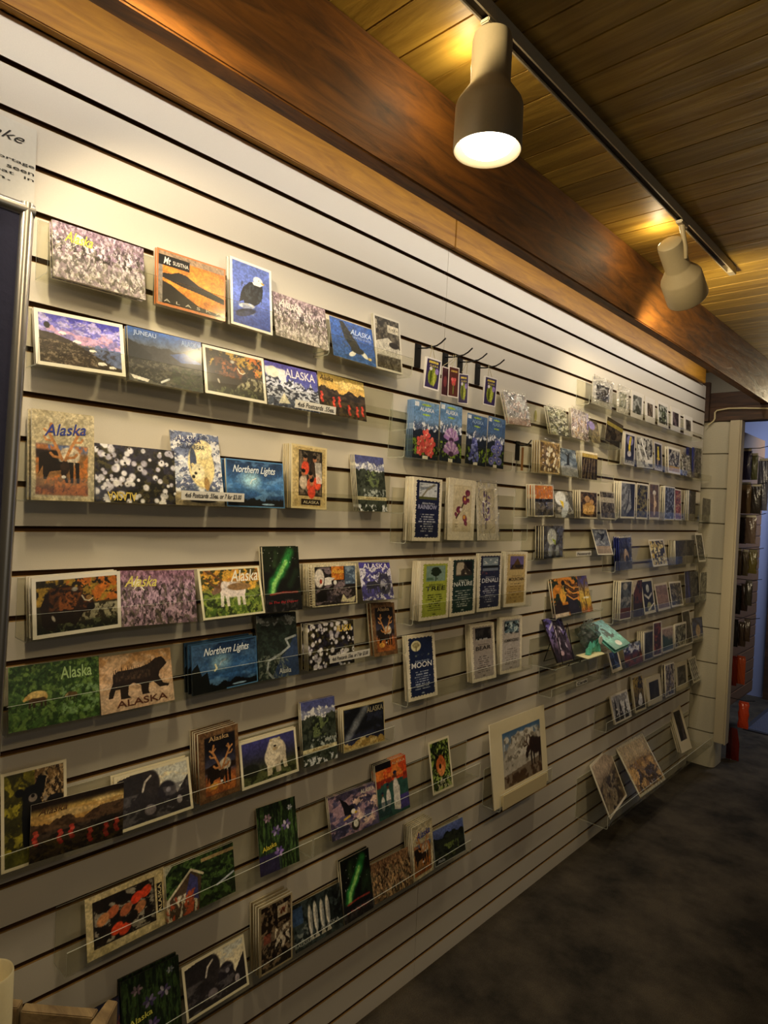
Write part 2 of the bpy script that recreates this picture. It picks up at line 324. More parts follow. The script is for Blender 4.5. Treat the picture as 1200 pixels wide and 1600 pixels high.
def detail(s, key):
    """the fine grain of a printed photograph"""
    k = .1 if key in ('rainbow', 'tree', 'nature', 'denali', 'mountain', 'moon', 'bearadv', 'humming', 'orchid', 'sprig', 'matted', 'moose') else .24
    f = s.n(34 * s.asp ** .5, 34 / s.asp ** .5, 1); g = s.n(9, 9, 2)
    lum = s.c.mean(2, keepdims=True); m = np.clip((.97 - lum) * 6, .12, 1) * (1 - .9 * np.asarray(s.bm)[..., None] if np.ndim(s.bm) else 1)
    s.c = s.c * (1 + m * k * ((f - .5) * 1.1 + (g - .5) * .7)[..., None])
    s.c = np.clip(lum + (s.c - lum) * .9, 0, 1)
WH = 'efe9da'; CR = 'e8ddbb'
def quad(s, x, y, k, c, face=1, leg=None, hump=.25, headc=None):
    """a four-legged animal standing side-on, k its body length"""
    leg = leg or c; f = face; L = lambda dx, dy: (x + f * dx * k, y + dy * k * s.asp)
    for dx, ox in ((-.36, -.03), (-.22, .03), (.2, -.03), (.34, .05)):
        s.poly([L(dx - .06, .02), L(dx + .07, .02), L(dx + .05 + ox, -.42), L(dx - .04 + ox, -.42)], leg)
    s.ell(*L(0, .08), k * .46, k * .25 * s.asp, c); s.ell(*L(.24, .08 + hump * .35), k * .2, k * .2 * s.asp, c)
    s.ell(*L(-.3, .06), k * .2, k * .22 * s.asp, c)
    s.ell(*L(.5, .1), k * .15, k * .12 * s.asp, headc or c, -.4 * f); s.ell(*L(.62, .02), k * .09, k * .07 * s.asp, headc or c)
    s.ell(*L(.44, .24), k * .04, k * .05 * s.asp, headc or c)
def antlers(s, x, y, k, c, f=1):
    w = .018 * k * 3
    for sx in (-1, 1):
        P = lambda dx, dy: (x + sx * dx * k, y + dy * k * s.asp)
        s.line([P(.04, 0), P(.14, .25), P(.34, .42), P(.36, .75), P(.28, 1.0)], w, c)
        s.line([P(.34, .42), P(.5, .55)], w * .8, c); s.line([P(.36, .75), P(.5, .85)], w * .8, c); s.line([P(.08, .1), P(.26, .1), P(.3, .2)], w * .8, c)
def lupine(s, a='8a7488', b='cfc2cc', d='3c3436', top='b08aa8'):
    s.fill(d); s.noise(a, 34, 12, .45, .3, o=2); s.noise(b, 44, 16, .6, .2, o=2); s.noise('55523c', 30, 14, .7, .2, .6)
    s.mix(sm((s.v - .6) / .4) * .45, top)
def statemap(s, x, y, k, c='f2ecd8'):
    P = lambda a, b: (x + a * k / s.asp, y + b * k)
    s.poly([P(-.3, .2), P(-.1, .42), P(.18, .36), P(.2, -.02), P(.5, -.4), P(.42, -.42), P(.15, -.1), P(-.02, -.12), P(-.4, -.42), P(-.15, -.12), P(-.35, 0)], c)
def A_lupine(s): lupine(s); s.mix(sm((.5 - s.v) / .1) * .25, 'e8e8ea'); statemap(s, .28, .74, .3)  # lower half lightened: the rack lip's reflection painted into the print
def A_lupine_pale(s): lupine(s, '8c7880', 'd8cccc', '3a3230', '9a7484'); s.mix(sm((.45 - s.v) / .3) * .4, 'e8e2dc')
def A_lupine_deep(s): lupine(s, '7d6276', 'b495aa', '33292c', '9b5f86'); statemap(s, .22, .74, .26)
def A_lupine_sepia(s): lupine(s, '6e5238', 'a9865c', '2a1d12', '8a5a3c')
def A_susitna(s):
    s.grad('f08a2a', 'f2922c', 'e87a20'); s.noise('a85c20', 3, 9, .66, .2, .6)
    s.poly([(.08, .58), (.2, .6), (.3, .66), (.42, .64), (.6, .52), (1, .4), (1, .3), (.6, .38), (.35, .42), (.08, .5)], '1c1410')
    s.poly([(.08, .0), (1, 0), (1, .08), (.6, .14), (.35, .3), (.2, .4), (.08, .44)], '221a14')
    s.box(0, 0, .08, 1, '8a8078'); s.box(0, .86, 1, 1, 'a08468'); s.box(.02, .72, .46, .9, '140f0c'); s.box(0, 0, 1, .045, 'c8783c'); s.border(.03, 'c9743a')
def A_eagle_perch(s):
    s.grad('3c50b4', '5a72d2', '6076cc'); s.tex(.05, 6, 6)
    s.poly([(.6, .74), (.44, .7), (.3, .6), (.24, .5), (.2, .36), (.3, .4), (.34, .32), (.44, .38), (.56, .36), (.68, .42), (.76, .52), (.78, .64), (.76, .72)], '181a1e'); s.noise('343a44', 20, 20, .6, .2, s.inb(.24, .4, .76, .7) * .8)
    s.ell(.66, .76, .12, .065, 'f2f2f0'); s.poly([(.52, .72), (.56, .68), (.7, .68), (.78, .72), (.7, .76)], 'ececea'); s.poly([(.72, .76), (.82, .745), (.8, .72), (.74, .73)], 'd9b23c'); s.ell(.68, .77, .012, .008, '16160f')
    s.ell(.38, .33, .2, .04, 'd4d8e2', .15); s.noise('8a94b8', 14, 16, .58, .2, s.inb(.16, .2, .6, .36)); s.ell(.36, .24, .26, .05, '2c3150', .3); s.ell(.3, .2, .2, .04, '3c4266', .3); s.border(.05, 'f0f0ee')
def A_eagle_fly(s):
    s.grad('3a62a8', '2c55a8', '2f5ab2'); s.tex(.15, 30, 24)
    s.poly([(.22, .95), (.3, .98), (.62, .45), (.7, .25), (.45, .3), (.3, .55)], '1f2018'); s.noise('554c2c', 30, 30, .6, .2, s.inb(.2, .3, .6, .95) * .5)
    s.ell(.45, .18, .1, .06, 'e8e6dc', .5); s.ell(.72, .24, .12, .07, 'e9e7dd', -.6); s.ell(.86, .16, .05, .04, 'd9c070'); s.ell(.58, .3, .16, .09, '2a281e')
def A_sepia(s):
    s.fill('5c5344'); s.noise('a39a86', 8, 10, .55, .15); s.noise('2c251c', 12, 12, .6, .1); s.box(.12, .55, .95, .98, '2f2a20', .5); s.box(.5, .72, .92, .86, 'cfc6b0')
    s.poly([(.0, .5), (.5, .62), (1, .42), (1, .28), (0, .25)], 'b9b4a6'); s.ell(.72, .5, .2, .06, '241d16'); s.box(.06, .02, .97, .28, '4a4434', .6); s.border(.05, 'd9d3c3')
def A_goats(s):
    s.grad('8c90b4', '5a55b0', '4c46b4', '3a3ab0'); s.ridge(.86, .2, 9, '6a66c4', 5, 'a9a0dc', 40); s.ridge(.66, .16, 7, '8478b8', 4, 'c095b8', 30); s.ridge(.5, .1, 6, '5c6a94', 4)
    s.poly([(0, .62), (.2, .6), (.42, .5), (.6, .34), (.85, .16), (1, .1), (1, 0), (0, 0)], '3a3026'); s.noise('8a7a66', 30, 26, .62, .14, s.inb(0, 0, .7, .5) * .8); s.noise('2a1f1c', 24, 20, .6, .2, s.inb(0, 0, 1, .45) * .6)
    for x, y, k in ((.14, .7, .05), (.3, .62, .07), (.46, .5, .08), (.62, .38, .07), (.72, .16, .09), (.84, .12, .07)): quad(s, x, y, k, 'eeeae2', -1 if x < .5 else 1, '5a5048')
    s.ell(.13, .73, .035, .06, '1a1512'); s.border(.06, WH)
def A_juneau(s):
    s.grad('3a3226', '5a5240', '4a5058', '2f5cb4'); s.ridge(.72, .12, 4, '2a2a2c'); s.poly([(.55, .62), (.8, .72), (1, .7), (1, .55), (.7, .5)], '2c4a8c'); s.noise('6a6658', 26, 22, .55, .2, s.inb(0, 0, 1, .45) * .7)
    s.poly([(.72, .72), (1, .9), (1, .55)], '1c2420'); s.poly([(0, .78), (.3, .55), (.3, .42), (0, .4)], '1b1e20'); s.noise('33402c', 22, 30, .55, .15, s.inb(.55, 0, 1, .4) * .8)
    s.poly([(.02, .12), (.26, .07), (.24, .02), (.06, .05)], 'e6e2da'); s.line([(.42, .06), (.52, .14)], .02, 'c9cdd0')
def A_bison(s):
    s.fill('322c1c'); s.noise('a8842c', 7, 5, .45, .25, s.inb(0, .5, 1, 1)); s.noise('c46a24', 8, 5, .55, .2, s.inb(.35, .5, 1, 1)); s.noise('2a2418', 9, 7, .62, .15, s.inb(0, .5, 1, 1)); s.noise('948e70', 30, 14, .5, .2, s.inb(.4, .2, 1, .5)); s.mix(sm((.27 - s.v) / .2), '1c1e14'); s.noise('54583a', 26, 14, .62, .2, s.inb(0, 0, 1, .25))
    s.poly([(.1, .2), (.08, .5), (.14, .7), (.26, .82), (.38, .84), (.48, .78), (.56, .66), (.6, .52), (.56, .36), (.5, .22), (.46, .14), (.4, .2), (.26, .2), (.24, .1), (.14, .12)], '24180f')
    s.noise('5c3416', 20, 14, .45, .25, s.inb(.16, .4, .56, .82) * .9); s.noise('8a4c20', 26, 16, .58, .2, s.inb(.26, .4, .54, .74)); s.ell(.58, .5, .1, .16, '2e1c10'); s.noise('6a3c1a', 24, 16, .55, .2, s.inb(.5, .4, .66, .64)); s.ell(.64, .44, .05, .07, '1a120c')
    s.line([(.54, .64), (.57, .56), (.62, .54), (.66, .58)], .011, 'cbbd9c'); s.ell(.62, .6, .035, .04, '9a7038'); s.ell(.46, .76, .04, .04, 'a09a8c', 0, .5); s.ell(.22, .3, .018, .06, 'b8b0a0', .4, .6)
def A_bison_w(s): A_bison(s); s.border(.06, WH)
def A_wintergoats(s):
    s.grad('8c90a8', '6a70a0', '4a4ea4', '5a52b8'); s.noise('e4e4ec', 8, 5, .55, .15, s.inb(0, .45, .4, .9)); s.ridge(.62, .3, 8, '2e3244', 5, 'c4c8d8', 40); s.ell(.14, .78, .12, .14, 'f0ecdc')
    s.noise('4c5468', 20, 8, .5, .3, s.inb(0, 0, 1, .22)); s.poly([(.2, .08), (.32, .34), (.42, .1)], 'ddd6bc')
def A_fireweed(s):
    s.grad('2a2214', '3a2c18', 'd8a048', 'e0b45c', '8c7a3c'); s.noise('f0cf80', 3, 9, .55, .2, s.inb(0, .62, 1, .95)); s.ridge(.62, .14, 5, '241c16', 4, '44362a', 24); s.noise('5a4a24', 26, 22, .58, .15, s.inb(0, 0, 1, .36) * .9)
    for x, y in ((.05, .5), (.3, .42), (.42, .46), (.62, .3), (.8, .3), (.92, .34)):
        for k in range(5): s.ell(x + .012 * math.sin(k * 2), y - .05 * k, .028, .035, 'e0503c' if k % 2 else 'c83428')
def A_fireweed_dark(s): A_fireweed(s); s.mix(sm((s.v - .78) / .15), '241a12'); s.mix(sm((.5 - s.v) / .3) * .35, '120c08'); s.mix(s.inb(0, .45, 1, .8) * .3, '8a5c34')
def caribou_front(s, x, y, k):
    d = '211812'
    s.poly([(x - .7 * k, y + .12), (x - .3 * k, y + .16), (x + .1 * k, y + .1), (x + .05 * k, y - .05), (x - .4 * k, y - .08), (x - .5 * k, y - .3 * k), (x - .58 * k, y - .3 * k), (x - .6 * k, y - .02), (x - .72 * k, y - .2 * k)], d)
    s.ell(x + .16 * k, y + .1, k * .34, k * .2, 'd6c8ac', .5); s.noise('a8947c', 20, 20, .55, .2, s.inb(x - .1 * k, y - .02, x + .45 * k, y + .22) * .7)
    for a_, b_ in ((.2, .02), (.38, .2), (-.12, -.12)): s.poly([(x + (a_ - .06) * k, y + .04), (x + (a_ + .08) * k, y + .04), (x + (b_ + .26) * k, y - .36 * k), (x + (b_ + .18) * k, y - .36 * k)], d)
    s.ell(x + .02, y - .04 * k, k * .14, k * .15, '33241a'); s.ell(x + .0, y - .16 * k, k * .09, k * .07, '251a14'); s.ell(x, y - .24 * k, k * .07, k * .035, 'dcd6cc'); s.ell(x - .06 * k, y + .02, .02 * k, .015 * k, '0c0806')
    for sx, q in ((-1, 1.0), (1, .9)):
        P = lambda a, b: (x + sx * a * k, y + .06 + b * k * .62)
        s.line([P(.05, 0), P(.16, .3), P(.3, .6), P(.42, .85), P(.36, 1.15 * q)], .016, 'c08048'); s.line([P(.3, .6), P(.5, .62), P(.56, .72)], .012, 'c98a50'); s.line([P(.4, .82), P(.56, .96)], .012, 'c98a50'); s.line([P(.07, .06), P(.3, .1), P(.38, .2)], .014, 'b87840'); s.line([P(.42, .85), P(.28, .98)], .01, 'c98a50')
def A_caribou_tan(s):
    s.fill('bcae88'); s.noise('d6c9a4', 14, 18, .5, .3, .8); s.noise('9c9070', 20, 26, .66, .15, .5)
    m = s.inb(.05, .05, .91, .64); s.mix(m, '8a6238'); s.mix(m * sm((s.v - .5) / .1), '566ea0'); s.mix(m * sm((.2 - s.v) / .1), '6e3c1c'); s.noise('c8702c', 12, 12, .52, .2, m * .8); s.mix(s.inb(.05, .45, .5, .58), '2c2220')
    caribou_front(s, .5, .4, .55); s.noise('a85a24', 30, 20, .6, .15, s.inb(.05, .05, .91, .16))
def A_flowers(s):
    s.fill('161310'); s.noise('4a4426', 16, 12, .58, .12, .9); s.noise('2c2a40', 8, 8, .62, .2, .8); s.dots(95, (0, 0, 1, 1), (.03, .07), ['d6d2d8', 'e8e6ea', 'b8b4c4', 'cfcdd6']); s.dots(50, (0, 0, 1, 1), (.012, .024), ['4a3c2c', '1a1614'])
def A_flowers_up(s): A_flowers(s)
def A_polar(s):
    s.grad('9aa0a8', '6e7c94', 'c8ccd4', '5a6890', '6a78a0'); s.noise('e8e8ea', 8, 12, .5, .12, .9); s.noise('38446c', 10, 16, .66, .1, .8); s.mix(sm((.2 - s.v) / .05), 'a89874')
    s.ell(.58, .55, .28, .32, 'e6d08c', 0, .15); s.ell(.64, .78, .2, .14, 'e9dba4'); s.ell(.42, .6, .07, .2, '3c4660'); s.ell(.5, .46, .14, .12, 'efe2b0'); s.ell(.4, .55, .035, .03, 'e4d090'); s.ell(.45, .44, .03, .02, '1c1812'); s.ell(.53, .5, .014, .012, '1c1812'); s.ell(.4, .39, .035, .025, '1c1812')
    s.ell(.66, .3, .06, .1, 'a07c44'); s.ell(.55, .08, .3, .05, '2a2018')
def A_northern(s):
    s.grad('14202c', '2c5690', '3f78b8', '2a4c7c', '1c3454'); s.noise('6a9cd0', 3, 5, .6, .3, .6); s.ell(.42, .58, .18, .2, '9cd0e8', 0, 1.0); s.line([(.4, .5), (.43, .58), (.5, .62)], .012, 'dff2f4'); s.ridge(.16, .1, 12, '0b1016'); s.ell(.7, .07, .12, .02, '8fb4d8'); s.border(.02, '4f86bc')
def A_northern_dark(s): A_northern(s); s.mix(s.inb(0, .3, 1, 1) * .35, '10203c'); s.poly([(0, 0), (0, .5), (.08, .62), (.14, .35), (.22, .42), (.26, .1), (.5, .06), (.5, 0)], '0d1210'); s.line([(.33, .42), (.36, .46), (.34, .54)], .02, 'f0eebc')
def natives(s, x0=.2, y0=.2, x1=.86, y1=.92):
    W = x1 - x0; H = y1 - y0; s.box(x0, y0, x1, y1, '2a241c'); s.noise('7c6c58', 10, 12, .55, .15, s.inb(x0, y0, x1, y1) * .8)
    P = lambda a, b: (x0 + a * W, y0 + b * H)
    for a, b, c in ((.28, .62, 'e0492c'), (.68, .62, '3a2c22'), (.5, .25, 'e8603a'), (.2, .3, 'c8b49a'), (.8, .3, 'e04a2c'), (.55, .1, 'd8442a')):
        s.ell(*P(a, b), W * .17, H * .16, c); s.ell(*P(a, b + .2), W * .085, H * .075, 'b5714a'); s.ell(*P(a, b + .25), W * .09, H * .045, '16100c')
    for k in range(5): s.line([P(.7 + k * .06, .75), P(.78 + k * .05, .3)], .008, 'e8e0d0')
def A_native_tan(s): s.fill('cdb57a'); s.noise('b59a5c', 14, 18, .5, .3, .6); s.border(.04, 'e0cd96'); natives(s); s.box(.28, .06, .82, .15, '2a1c10')
def A_native_side(s):
    s.fill('c9b888'); s.noise('b8a670', 14, 10, .5, .3, .5); s.box(.08, .14, .86, .9, '241c16'); m = s.inb(.08, .14, .86, .9); s.noise('8a8270', 8, 9, .55, .12, m); s.noise('1a1612', 8, 9, .62, .12, m)
    for x, y, c in ((.62, .68, 'e23c1c'), (.74, .72, 'd8401f'), (.32, .62, 'b05a34'), (.48, .56, 'b8623a'), (.66, .5, 'c47a48'), (.36, .32, 'e04420'), (.46, .26, 'd63f20'), (.2, .56, 'c8824c'), (.55, .4, '1c1612')): s.ell(x, y, .085, .09, c, .5)
    s.box(.885, .25, .955, .76, '1a140e')
def A_river_day(s):
    s.grad('2a2c34', '4a4c40', '3a4238', '56604c', '565a8c', '5058a0'); s.ridge(.86, .1, 6, '8a90b0', 4, 'eef0f4', 30); s.ridge(.74, .1, 8, '3c4438', 4, '222a20', 30); s.noise('6a7a4c', 10, 14, .6, .15, s.inb(.3, .4, .8, .75)); s.noise('a8b0a8', 18, 20, .62, .12, s.inb(.2, .2, 1, .42) * .9)
    s.noise('d8dce4', 10, 10, .66, .1, s.inb(0, 0, 1, .14)); s.box(0, .2, 1, .26, 'd8cc98', .85)
def A_river_dark(s):
    s.fill('1e2622'); s.ridge(.95, .12, 5, '3c4440', 4, '8a9294', 26); s.ridge(.84, .12, 6, '1e2824', 4, '2c3a34', 26); s.poly([(.9, .62), (1, .64), (1, .0), (.3, 0), (.55, .3), (.78, .45)], '2c3e60'); s.line([(.95, .62), (.7, .58), (.78, .46), (.55, .36), (.25, .28), (.2, .12), (.35, .0)], .018, '9aa4a8')
    s.noise('6c7468', 22, 22, .6, .15, s.inb(0, 0, .75, .38) * .8)
def A_caribou_white(s):
    s.grad('3c5a1c', '5a7a2a', '6a8030', 'c07828', 'd88a2c'); s.noise('e0a838', 10, 8, .5, .2, s.inb(0, .5, 1, 1)); s.noise('1f2c12', 14, 12, .6, .15, .8); s.noise('8aa040', 24, 16, .6, .15, s.inb(0, 0, 1, .45))
    quad(s, .5, .5, .46, 'dccfc8', -1, 'e4ddd4', .2, '7a5c48'); s.ell(.62, .6, .2, .08, '8a6840'); s.line([(.3, .6), (.34, .75), (.2, .9), (.12, .95)], .022, '6a4424'); s.line([(.3, .6), (.2, .66), (.12, .8)], .02, '6a4424'); s.border(.045, 'ece6c4')
def A_aurora(s):
    s.fill('10120e'); s.noise('1c2a18', 4, 5, .5, .3, .8); s.line([(.2, .32), (.26, .45), (.45, .6), (.62, .75), (.74, .9)], .075, '2f9a44', .8, 1.4); s.line([(.22, .28), (.26, .42), (.48, .62), (.62, .76)], .035, '9be070', .9, 1.2); s.line([(.3, .7), (.34, .9)], .04, '3c5a34', .5, 2)
    s.line([(.7, .4), (.9, .6)], .05, '223a24', .7, 2); s.dots(16, (0, .5, 1, 1), (.004, .007), ['d0d8d0']); s.mix(sm((.28 - s.v) / .03), '16161a'); s.line([(.15, .27), (.5, .29), (.9, .28)], .015, 'a0342c', .8); s.noise('3a3638', 14, 14, .6, .1, s.inb(0, 0, 1, .2))
def A_jigsaw(s):
    s.fill('d8cca8'); s.box(.06, .03, .97, .95, '241f1e'); s.noise('7a6a70', 9, 9, .55, .15, s.inb(.06, .03, .97, .95)); s.box(.42, .62, .7, .95, 'c86a20'); s.noise('e09030', 10, 10, .55, .2, s.inb(.42, .62, .7, .95)); s.box(.72, .5, .97, .95, '4a5e78'); s.noise('8498ac', 8, 8, .55, .2, s.inb(.72, .5, .97, .95))
    s.ell(.16, .68, .11, .24, 'd8d0c4'); s.ell(.19, .6, .03, .06, 'a83c24'); s.poly([(.26, .5), (.42, .52), (.42, .6), (.5, .66), (.36, .7), (.28, .68)], 'e8e4dc'); s.ell(.5, .56, .04, .06, 'e8e4dc'); s.ell(.2, .24, .12, .14, '14100e'); s.poly([(.62, .08), (.68, .26), (.76, .12), (.96, .2), (.92, .04)], 'e0d6b0'); s.noise('3c3440', 9, 9, .55, .12, s.inb(.3, .04, .62, .45))
def A_wolf(s):
    s.fill('4a4690'); s.noise('e4e2ec', 7, 7, .48, .12, .9); s.box(0, .84, 1, 1, '4840a0'); quad(s, .34, .36, .36, '2c2c38', 1, '383844'); s.ell(.74, .42, .22, .3, '3c3c48'); s.ell(.72, .4, .12, .16, '8a8a98'); s.poly([(.6, .6), (.64, .78), (.7, .64)], '2c2c38'); s.poly([(.8, .62), (.88, .76), (.88, .56)], '2c2c38'); s.ell(.7, .3, .06, .06, '1c1c24'); s.noise('2a2850', 12, 12, .68, .1, .7)
def A_greenbears(s):
    s.grad('3c5c28', '4a6c30', '3c5a28', '34502a'); s.noise('6c8c40', 20, 12, .52, .25, .8); s.noise('1e3414', 26, 16, .56, .15, .7); s.noise('7aa068', 24, 16, .6, .12, s.inb(.55, .1, 1, .6) * .8)
    quad(s, .3, .45, .22, 'c8a050', -1, '3a2814', .3); s.ell(.3, .43, .1, .05, '4a3418'); s.ell(.3, .52, .1, .06, 'dcbc6c'); quad(s, .68, .42, .12, '5a4624', -1, '2c2012', .3, '9a8854')
def A_forestbear(s):
    s.grad('c8a484', 'cdab8c', 'b98f62', 'b0804c'); s.noise('d8b898', 5, 5, .5, .3, .6); s.mix(s.inb(0, .3, 1, .42) * .5, 'b08c68'); d = '241812'
    s.poly([(.1, .24), (.12, .36), (.17, .5), (.17, .62), (.24, .7), (.4, .7), (.55, .72), (.68, .76), (.76, .84), (.86, .86), (.9, .8), (.93, .72), (.88, .66), (.82, .6), (.8, .5), (.86, .36), (.94, .33), (.93, .29), (.8, .3), (.72, .42), (.66, .4), (.64, .28), (.66, .22), (.55, .22), (.54, .4), (.44, .46), (.38, .42), (.36, .26), (.4, .2), (.26, .2), (.26, .38), (.2, .38), (.16, .24)], d)
    s.noise('5a4636', 10, 8, .5, .3, s.inb(.2, .5, .7, .68) * .7)
    for k in range(26):
        x = .19 + k * .027; y = .66 + .05 * math.sin(k * 2.1) + (.08 if k > 17 else 0); s.poly([(x - .014, y - .1), (x, y + .09 + .03 * math.sin(k * 3.7)), (x + .014, y - .1)], '2c2018')
def A_caribou_night(s):
    s.fill('6a4a30'); s.noise('8c6844', 10, 14, .5, .3, .8); m = s.inb(.13, .06, .93, .93); s.mix(m, '1c1a20'); s.mix(m * sm((.75 - s.v) / .3) * .8, '4c4c64'); s.mix(m * sm((.42 - s.v) / .12), 'a0562a'); s.mix(s.inb(.13, .38, .93, .5), '2c201a'); s.noise('c87434', 12, 12, .6, .15, s.inb(.13, .06, .93, .36) * .8); caribou_front(s, .55, .36, .5); s.ell(.35, .2, .12, .05, 'e0a040')
def A_blackbear(s):
    s.fill('6a6418'); s.noise('a89c28', 5, 7, .5, .2, .9); s.noise('2c2a10', 8, 10, .6, .15, .8); s.box(.5, .55, 1, 1, '7a5c34'); s.noise('2c2014', 26, 24, .5, .2, s.inb(.5, .5, 1, 1)); s.noise('c0a070', 30, 26, .62, .12, s.inb(.5, .5, 1, 1)); s.mix(sm((.2 - s.v) / .05) * .8, '4a4c1c')
    s.poly([(.32, .2), (.3, .5), (.33, .72), (.55, .72), (.68, .5), (.72, .24), (.68, .16)], '0d0d0f'); s.ell(.46, .72, .17, .1, '101013'); s.ell(.27, .76, .07, .045, '0d0d0f'); s.poly([(.46, .76), (.56, .9), (.68, .88), (.64, .7)], '0f0f11'); s.ell(.47, .68, .07, .045, '8a7c70'); s.ell(.47, .7, .03, .02, '16120e'); s.ell(.66, .64, .03, .03, '9a8c7c'); s.ell(.82, .62, .14, .045, '131215'); s.border(.05, CR)
def A_bearcubs(s):
    s.fill('e4d8b4'); s.noise('b8c4cc', 3, 4, .55, .3, .6); s.poly([(0, 0), (0, .9), (.46, 1), (.52, .62), (.62, .55), (.72, .62), (.8, .4), (1, .75), (1, 0)], '2a2628'); s.ell(.46, .7, .12, .26, '302b2c'); s.ell(.66, .5, .13, .18, '28242a'); s.noise('5a5658', 6, 8, .6, .2, s.inb(0, 0, 1, .6) * .7); s.line([(.34, .6), (.38, .76), (.46, .84)], .02, 'c8c0b4'); s.ell(.68, .5, .035, .05, '7a7680'); s.ell(.42, .24, .08, .1, '6c6468'); s.ell(.82, .26, .04, .08, '948c90'); s.border(.05, 'e6dcb8')
def A_whitebear(s):
    s.grad('5a6438', '4c5230', '2c2c34', '3c3c74', '40408c'); s.noise('2a3018', 18, 14, .6, .15, s.inb(0, 0, 1, .4)); s.ell(.16, .34, .16, .14, '1d2018'); s.ell(.62, .6, .18, .28, 'd6c8ac', 0, .15); s.ell(.56, .5, .16, .24, 'd9ccb0', 0, .15); s.ell(.6, .76, .12, .14, 'ddd2b8')
    s.poly([(.44, .46), (.44, .12), (.52, .12), (.54, .4)], 'd0c2a4'); s.poly([(.58, .4), (.6, .14), (.68, .14), (.68, .5)], 'b8aa90'); s.poly([(.7, .5), (.74, .2), (.8, .2), (.78, .6)], 'cabc9e'); s.ell(.6, .72, .028, .022, '2a1c14'); s.ell(.6, .66, .05, .04, 'c0a880'); s.ell(.54, .86, .03, .035, 'c8b890'); s.ell(.68, .86, .03, .035, 'c8b890'); s.border(.055, 'ebe2c2')
def A_aurora_wide(s):
    s.fill('16181e'); s.noise('262a3a', 4, 4, .5, .3); s.mix(sm((.45 - s.v) / .4) * .8, '33355a'); s.line([(.1, .3), (.3, .6), (.55, .95)], .09, '7c8288', .8, 1.6); s.ridge(.14, .22, 5, 'b08e48', 4, 'd8bc78', 16); s.border(.03, 'bcae80')
def A_iris(s):
    s.fill('22341e'); s.noise('4a6a34', 26, 5, .5, .25, .9); s.noise('16200f', 30, 6, .6, .15, .8); s.mix(s.inb(0, .0, .55, .3) * .85, '2e2450')
    for x, y, k, cs in ((.26, .8, .1, ['b89cb0', '8c6c8c']), (.46, .58, .12, ['6a5a90', 'a090c8', '4c4078']), (.72, .62, .12, ['8c7cb4', '5a4c88', 'd0c8e0']), (.5, .26, .12, ['7a60a8', '5c4690', 'a888c8']), (.84, .86, .07, ['c8ccd8', '8894a8'])):
        for j in range(6): s.ell(x + k * .6 * math.cos(j * 1.05), y + k * .38 * math.sin(j * 1.05), k * .42, k * .2, cs[j % len(cs)], j)
        s.line([(x, y - .05), (x + .01, y - .3)], .01, '3c5a2c', .8)
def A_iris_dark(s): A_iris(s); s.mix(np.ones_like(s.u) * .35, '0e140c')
def A_eagledog(s):
    s.fill('544e70'); s.noise('b8909c', 5, 5, .5, .2, .8); s.noise('2c2a44', 5, 6, .6, .2, .8); s.noise('d8b8a8', 9, 6, .62, .15, s.inb(.45, .1, 1, .8)); s.poly([(.22, .9), (.36, .75), (.48, .5), (.3, .45), (.28, .65)], '14121a'); s.ell(.42, .55, .1, .12, '16141c'); s.ell(.48, .5, .05, .06, 'e8e0d0'); s.ell(.53, .46, .03, .03, 'd8b020'); s.ell(.5, .18, .09, .14, '2a2620'); s.ell(.51, .2, .055, .09, 'd8d4c8'); s.line([(.28, .38), (.4, .42)], .025, 'c8a040')
def A_fisher(s):
    s.fill('2c5048'); s.box(0, .62, 1, 1, 'd8481c'); s.noise('f08030', 4, 6, .55, .2, s.inb(0, .66, 1, 1)); s.box(0, .88, .5, 1, '1a1418'); s.noise('8c2c1c', 6, 6, .6, .2, s.inb(0, .55, 1, .72)); s.box(.6, .05, 1, .3, '443c80')
    for x, k in ((.16, .8), (.34, 1), (.6, 1.3)):
        s.ell(x, .34 * k, .075 * k, .17 * k, 'ddd6cc'); s.ell(x, .34 * k + .2 * k, .04 * k, .035 * k, '5a3826'); s.ell(x, .34 * k + .24 * k, .05 * k, .025 * k, '1c2440')
    s.poly([(.5, .1), (.52, .5), (.72, .5), (.7, .05)], 'cfc9be'); s.box(.0, .05, .4, .3, '20323c', .6)
def A_redfox(s):
    s.fill('2c3c14'); s.noise('90a848', 12, 14, .5, .15); s.noise('16200a', 14, 16, .6, .12); s.ell(.5, .5, .24, .2, 'c8622c'); s.ell(.5, .4, .16, .12, 'e08848'); s.ell(.46, .48, .06, .05, '1c140c'); s.poly([(.3, .6), (.2, .8), (.44, .66)], '141008'); s.poly([(.6, .66), (.78, .82), (.7, .58)], '141008'); s.noise('c8c4a0', 18, 18, .7, .1, s.inb(0, 0, 1, .28)); s.border(.06, CR)
def A_cabin(s):
    s.fill('26361a'); s.noise('44602c', 16, 12, .5, .2, .9); s.noise('101a0c', 18, 14, .6, .15, .8); s.poly([(0, .35), (.36, .78), (.5, .6), (.44, .0), (0, 0)], '4c3c2c'); s.noise('c8bca0', 24, 6, .58, .12, s.inb(0, 0, .44, .42)); s.poly([(.26, .35), (.34, .74), (.44, .6), (.44, .2)], '3c3c70'); s.line([(0, .36), (.35, .8), (.52, .64)], .022, 'cabf9e'); s.noise('b04c2c', 20, 9, .68, .1, s.inb(0, 0, .45, .45)); s.poly([(0, .85), (.1, 1), (0, 1)], 'a8a890'); s.box(.5, .86, 1, .92, 'c8a070', .7); s.line([(.72, .3), (.98, .42)], .02, 'a8b0b8')
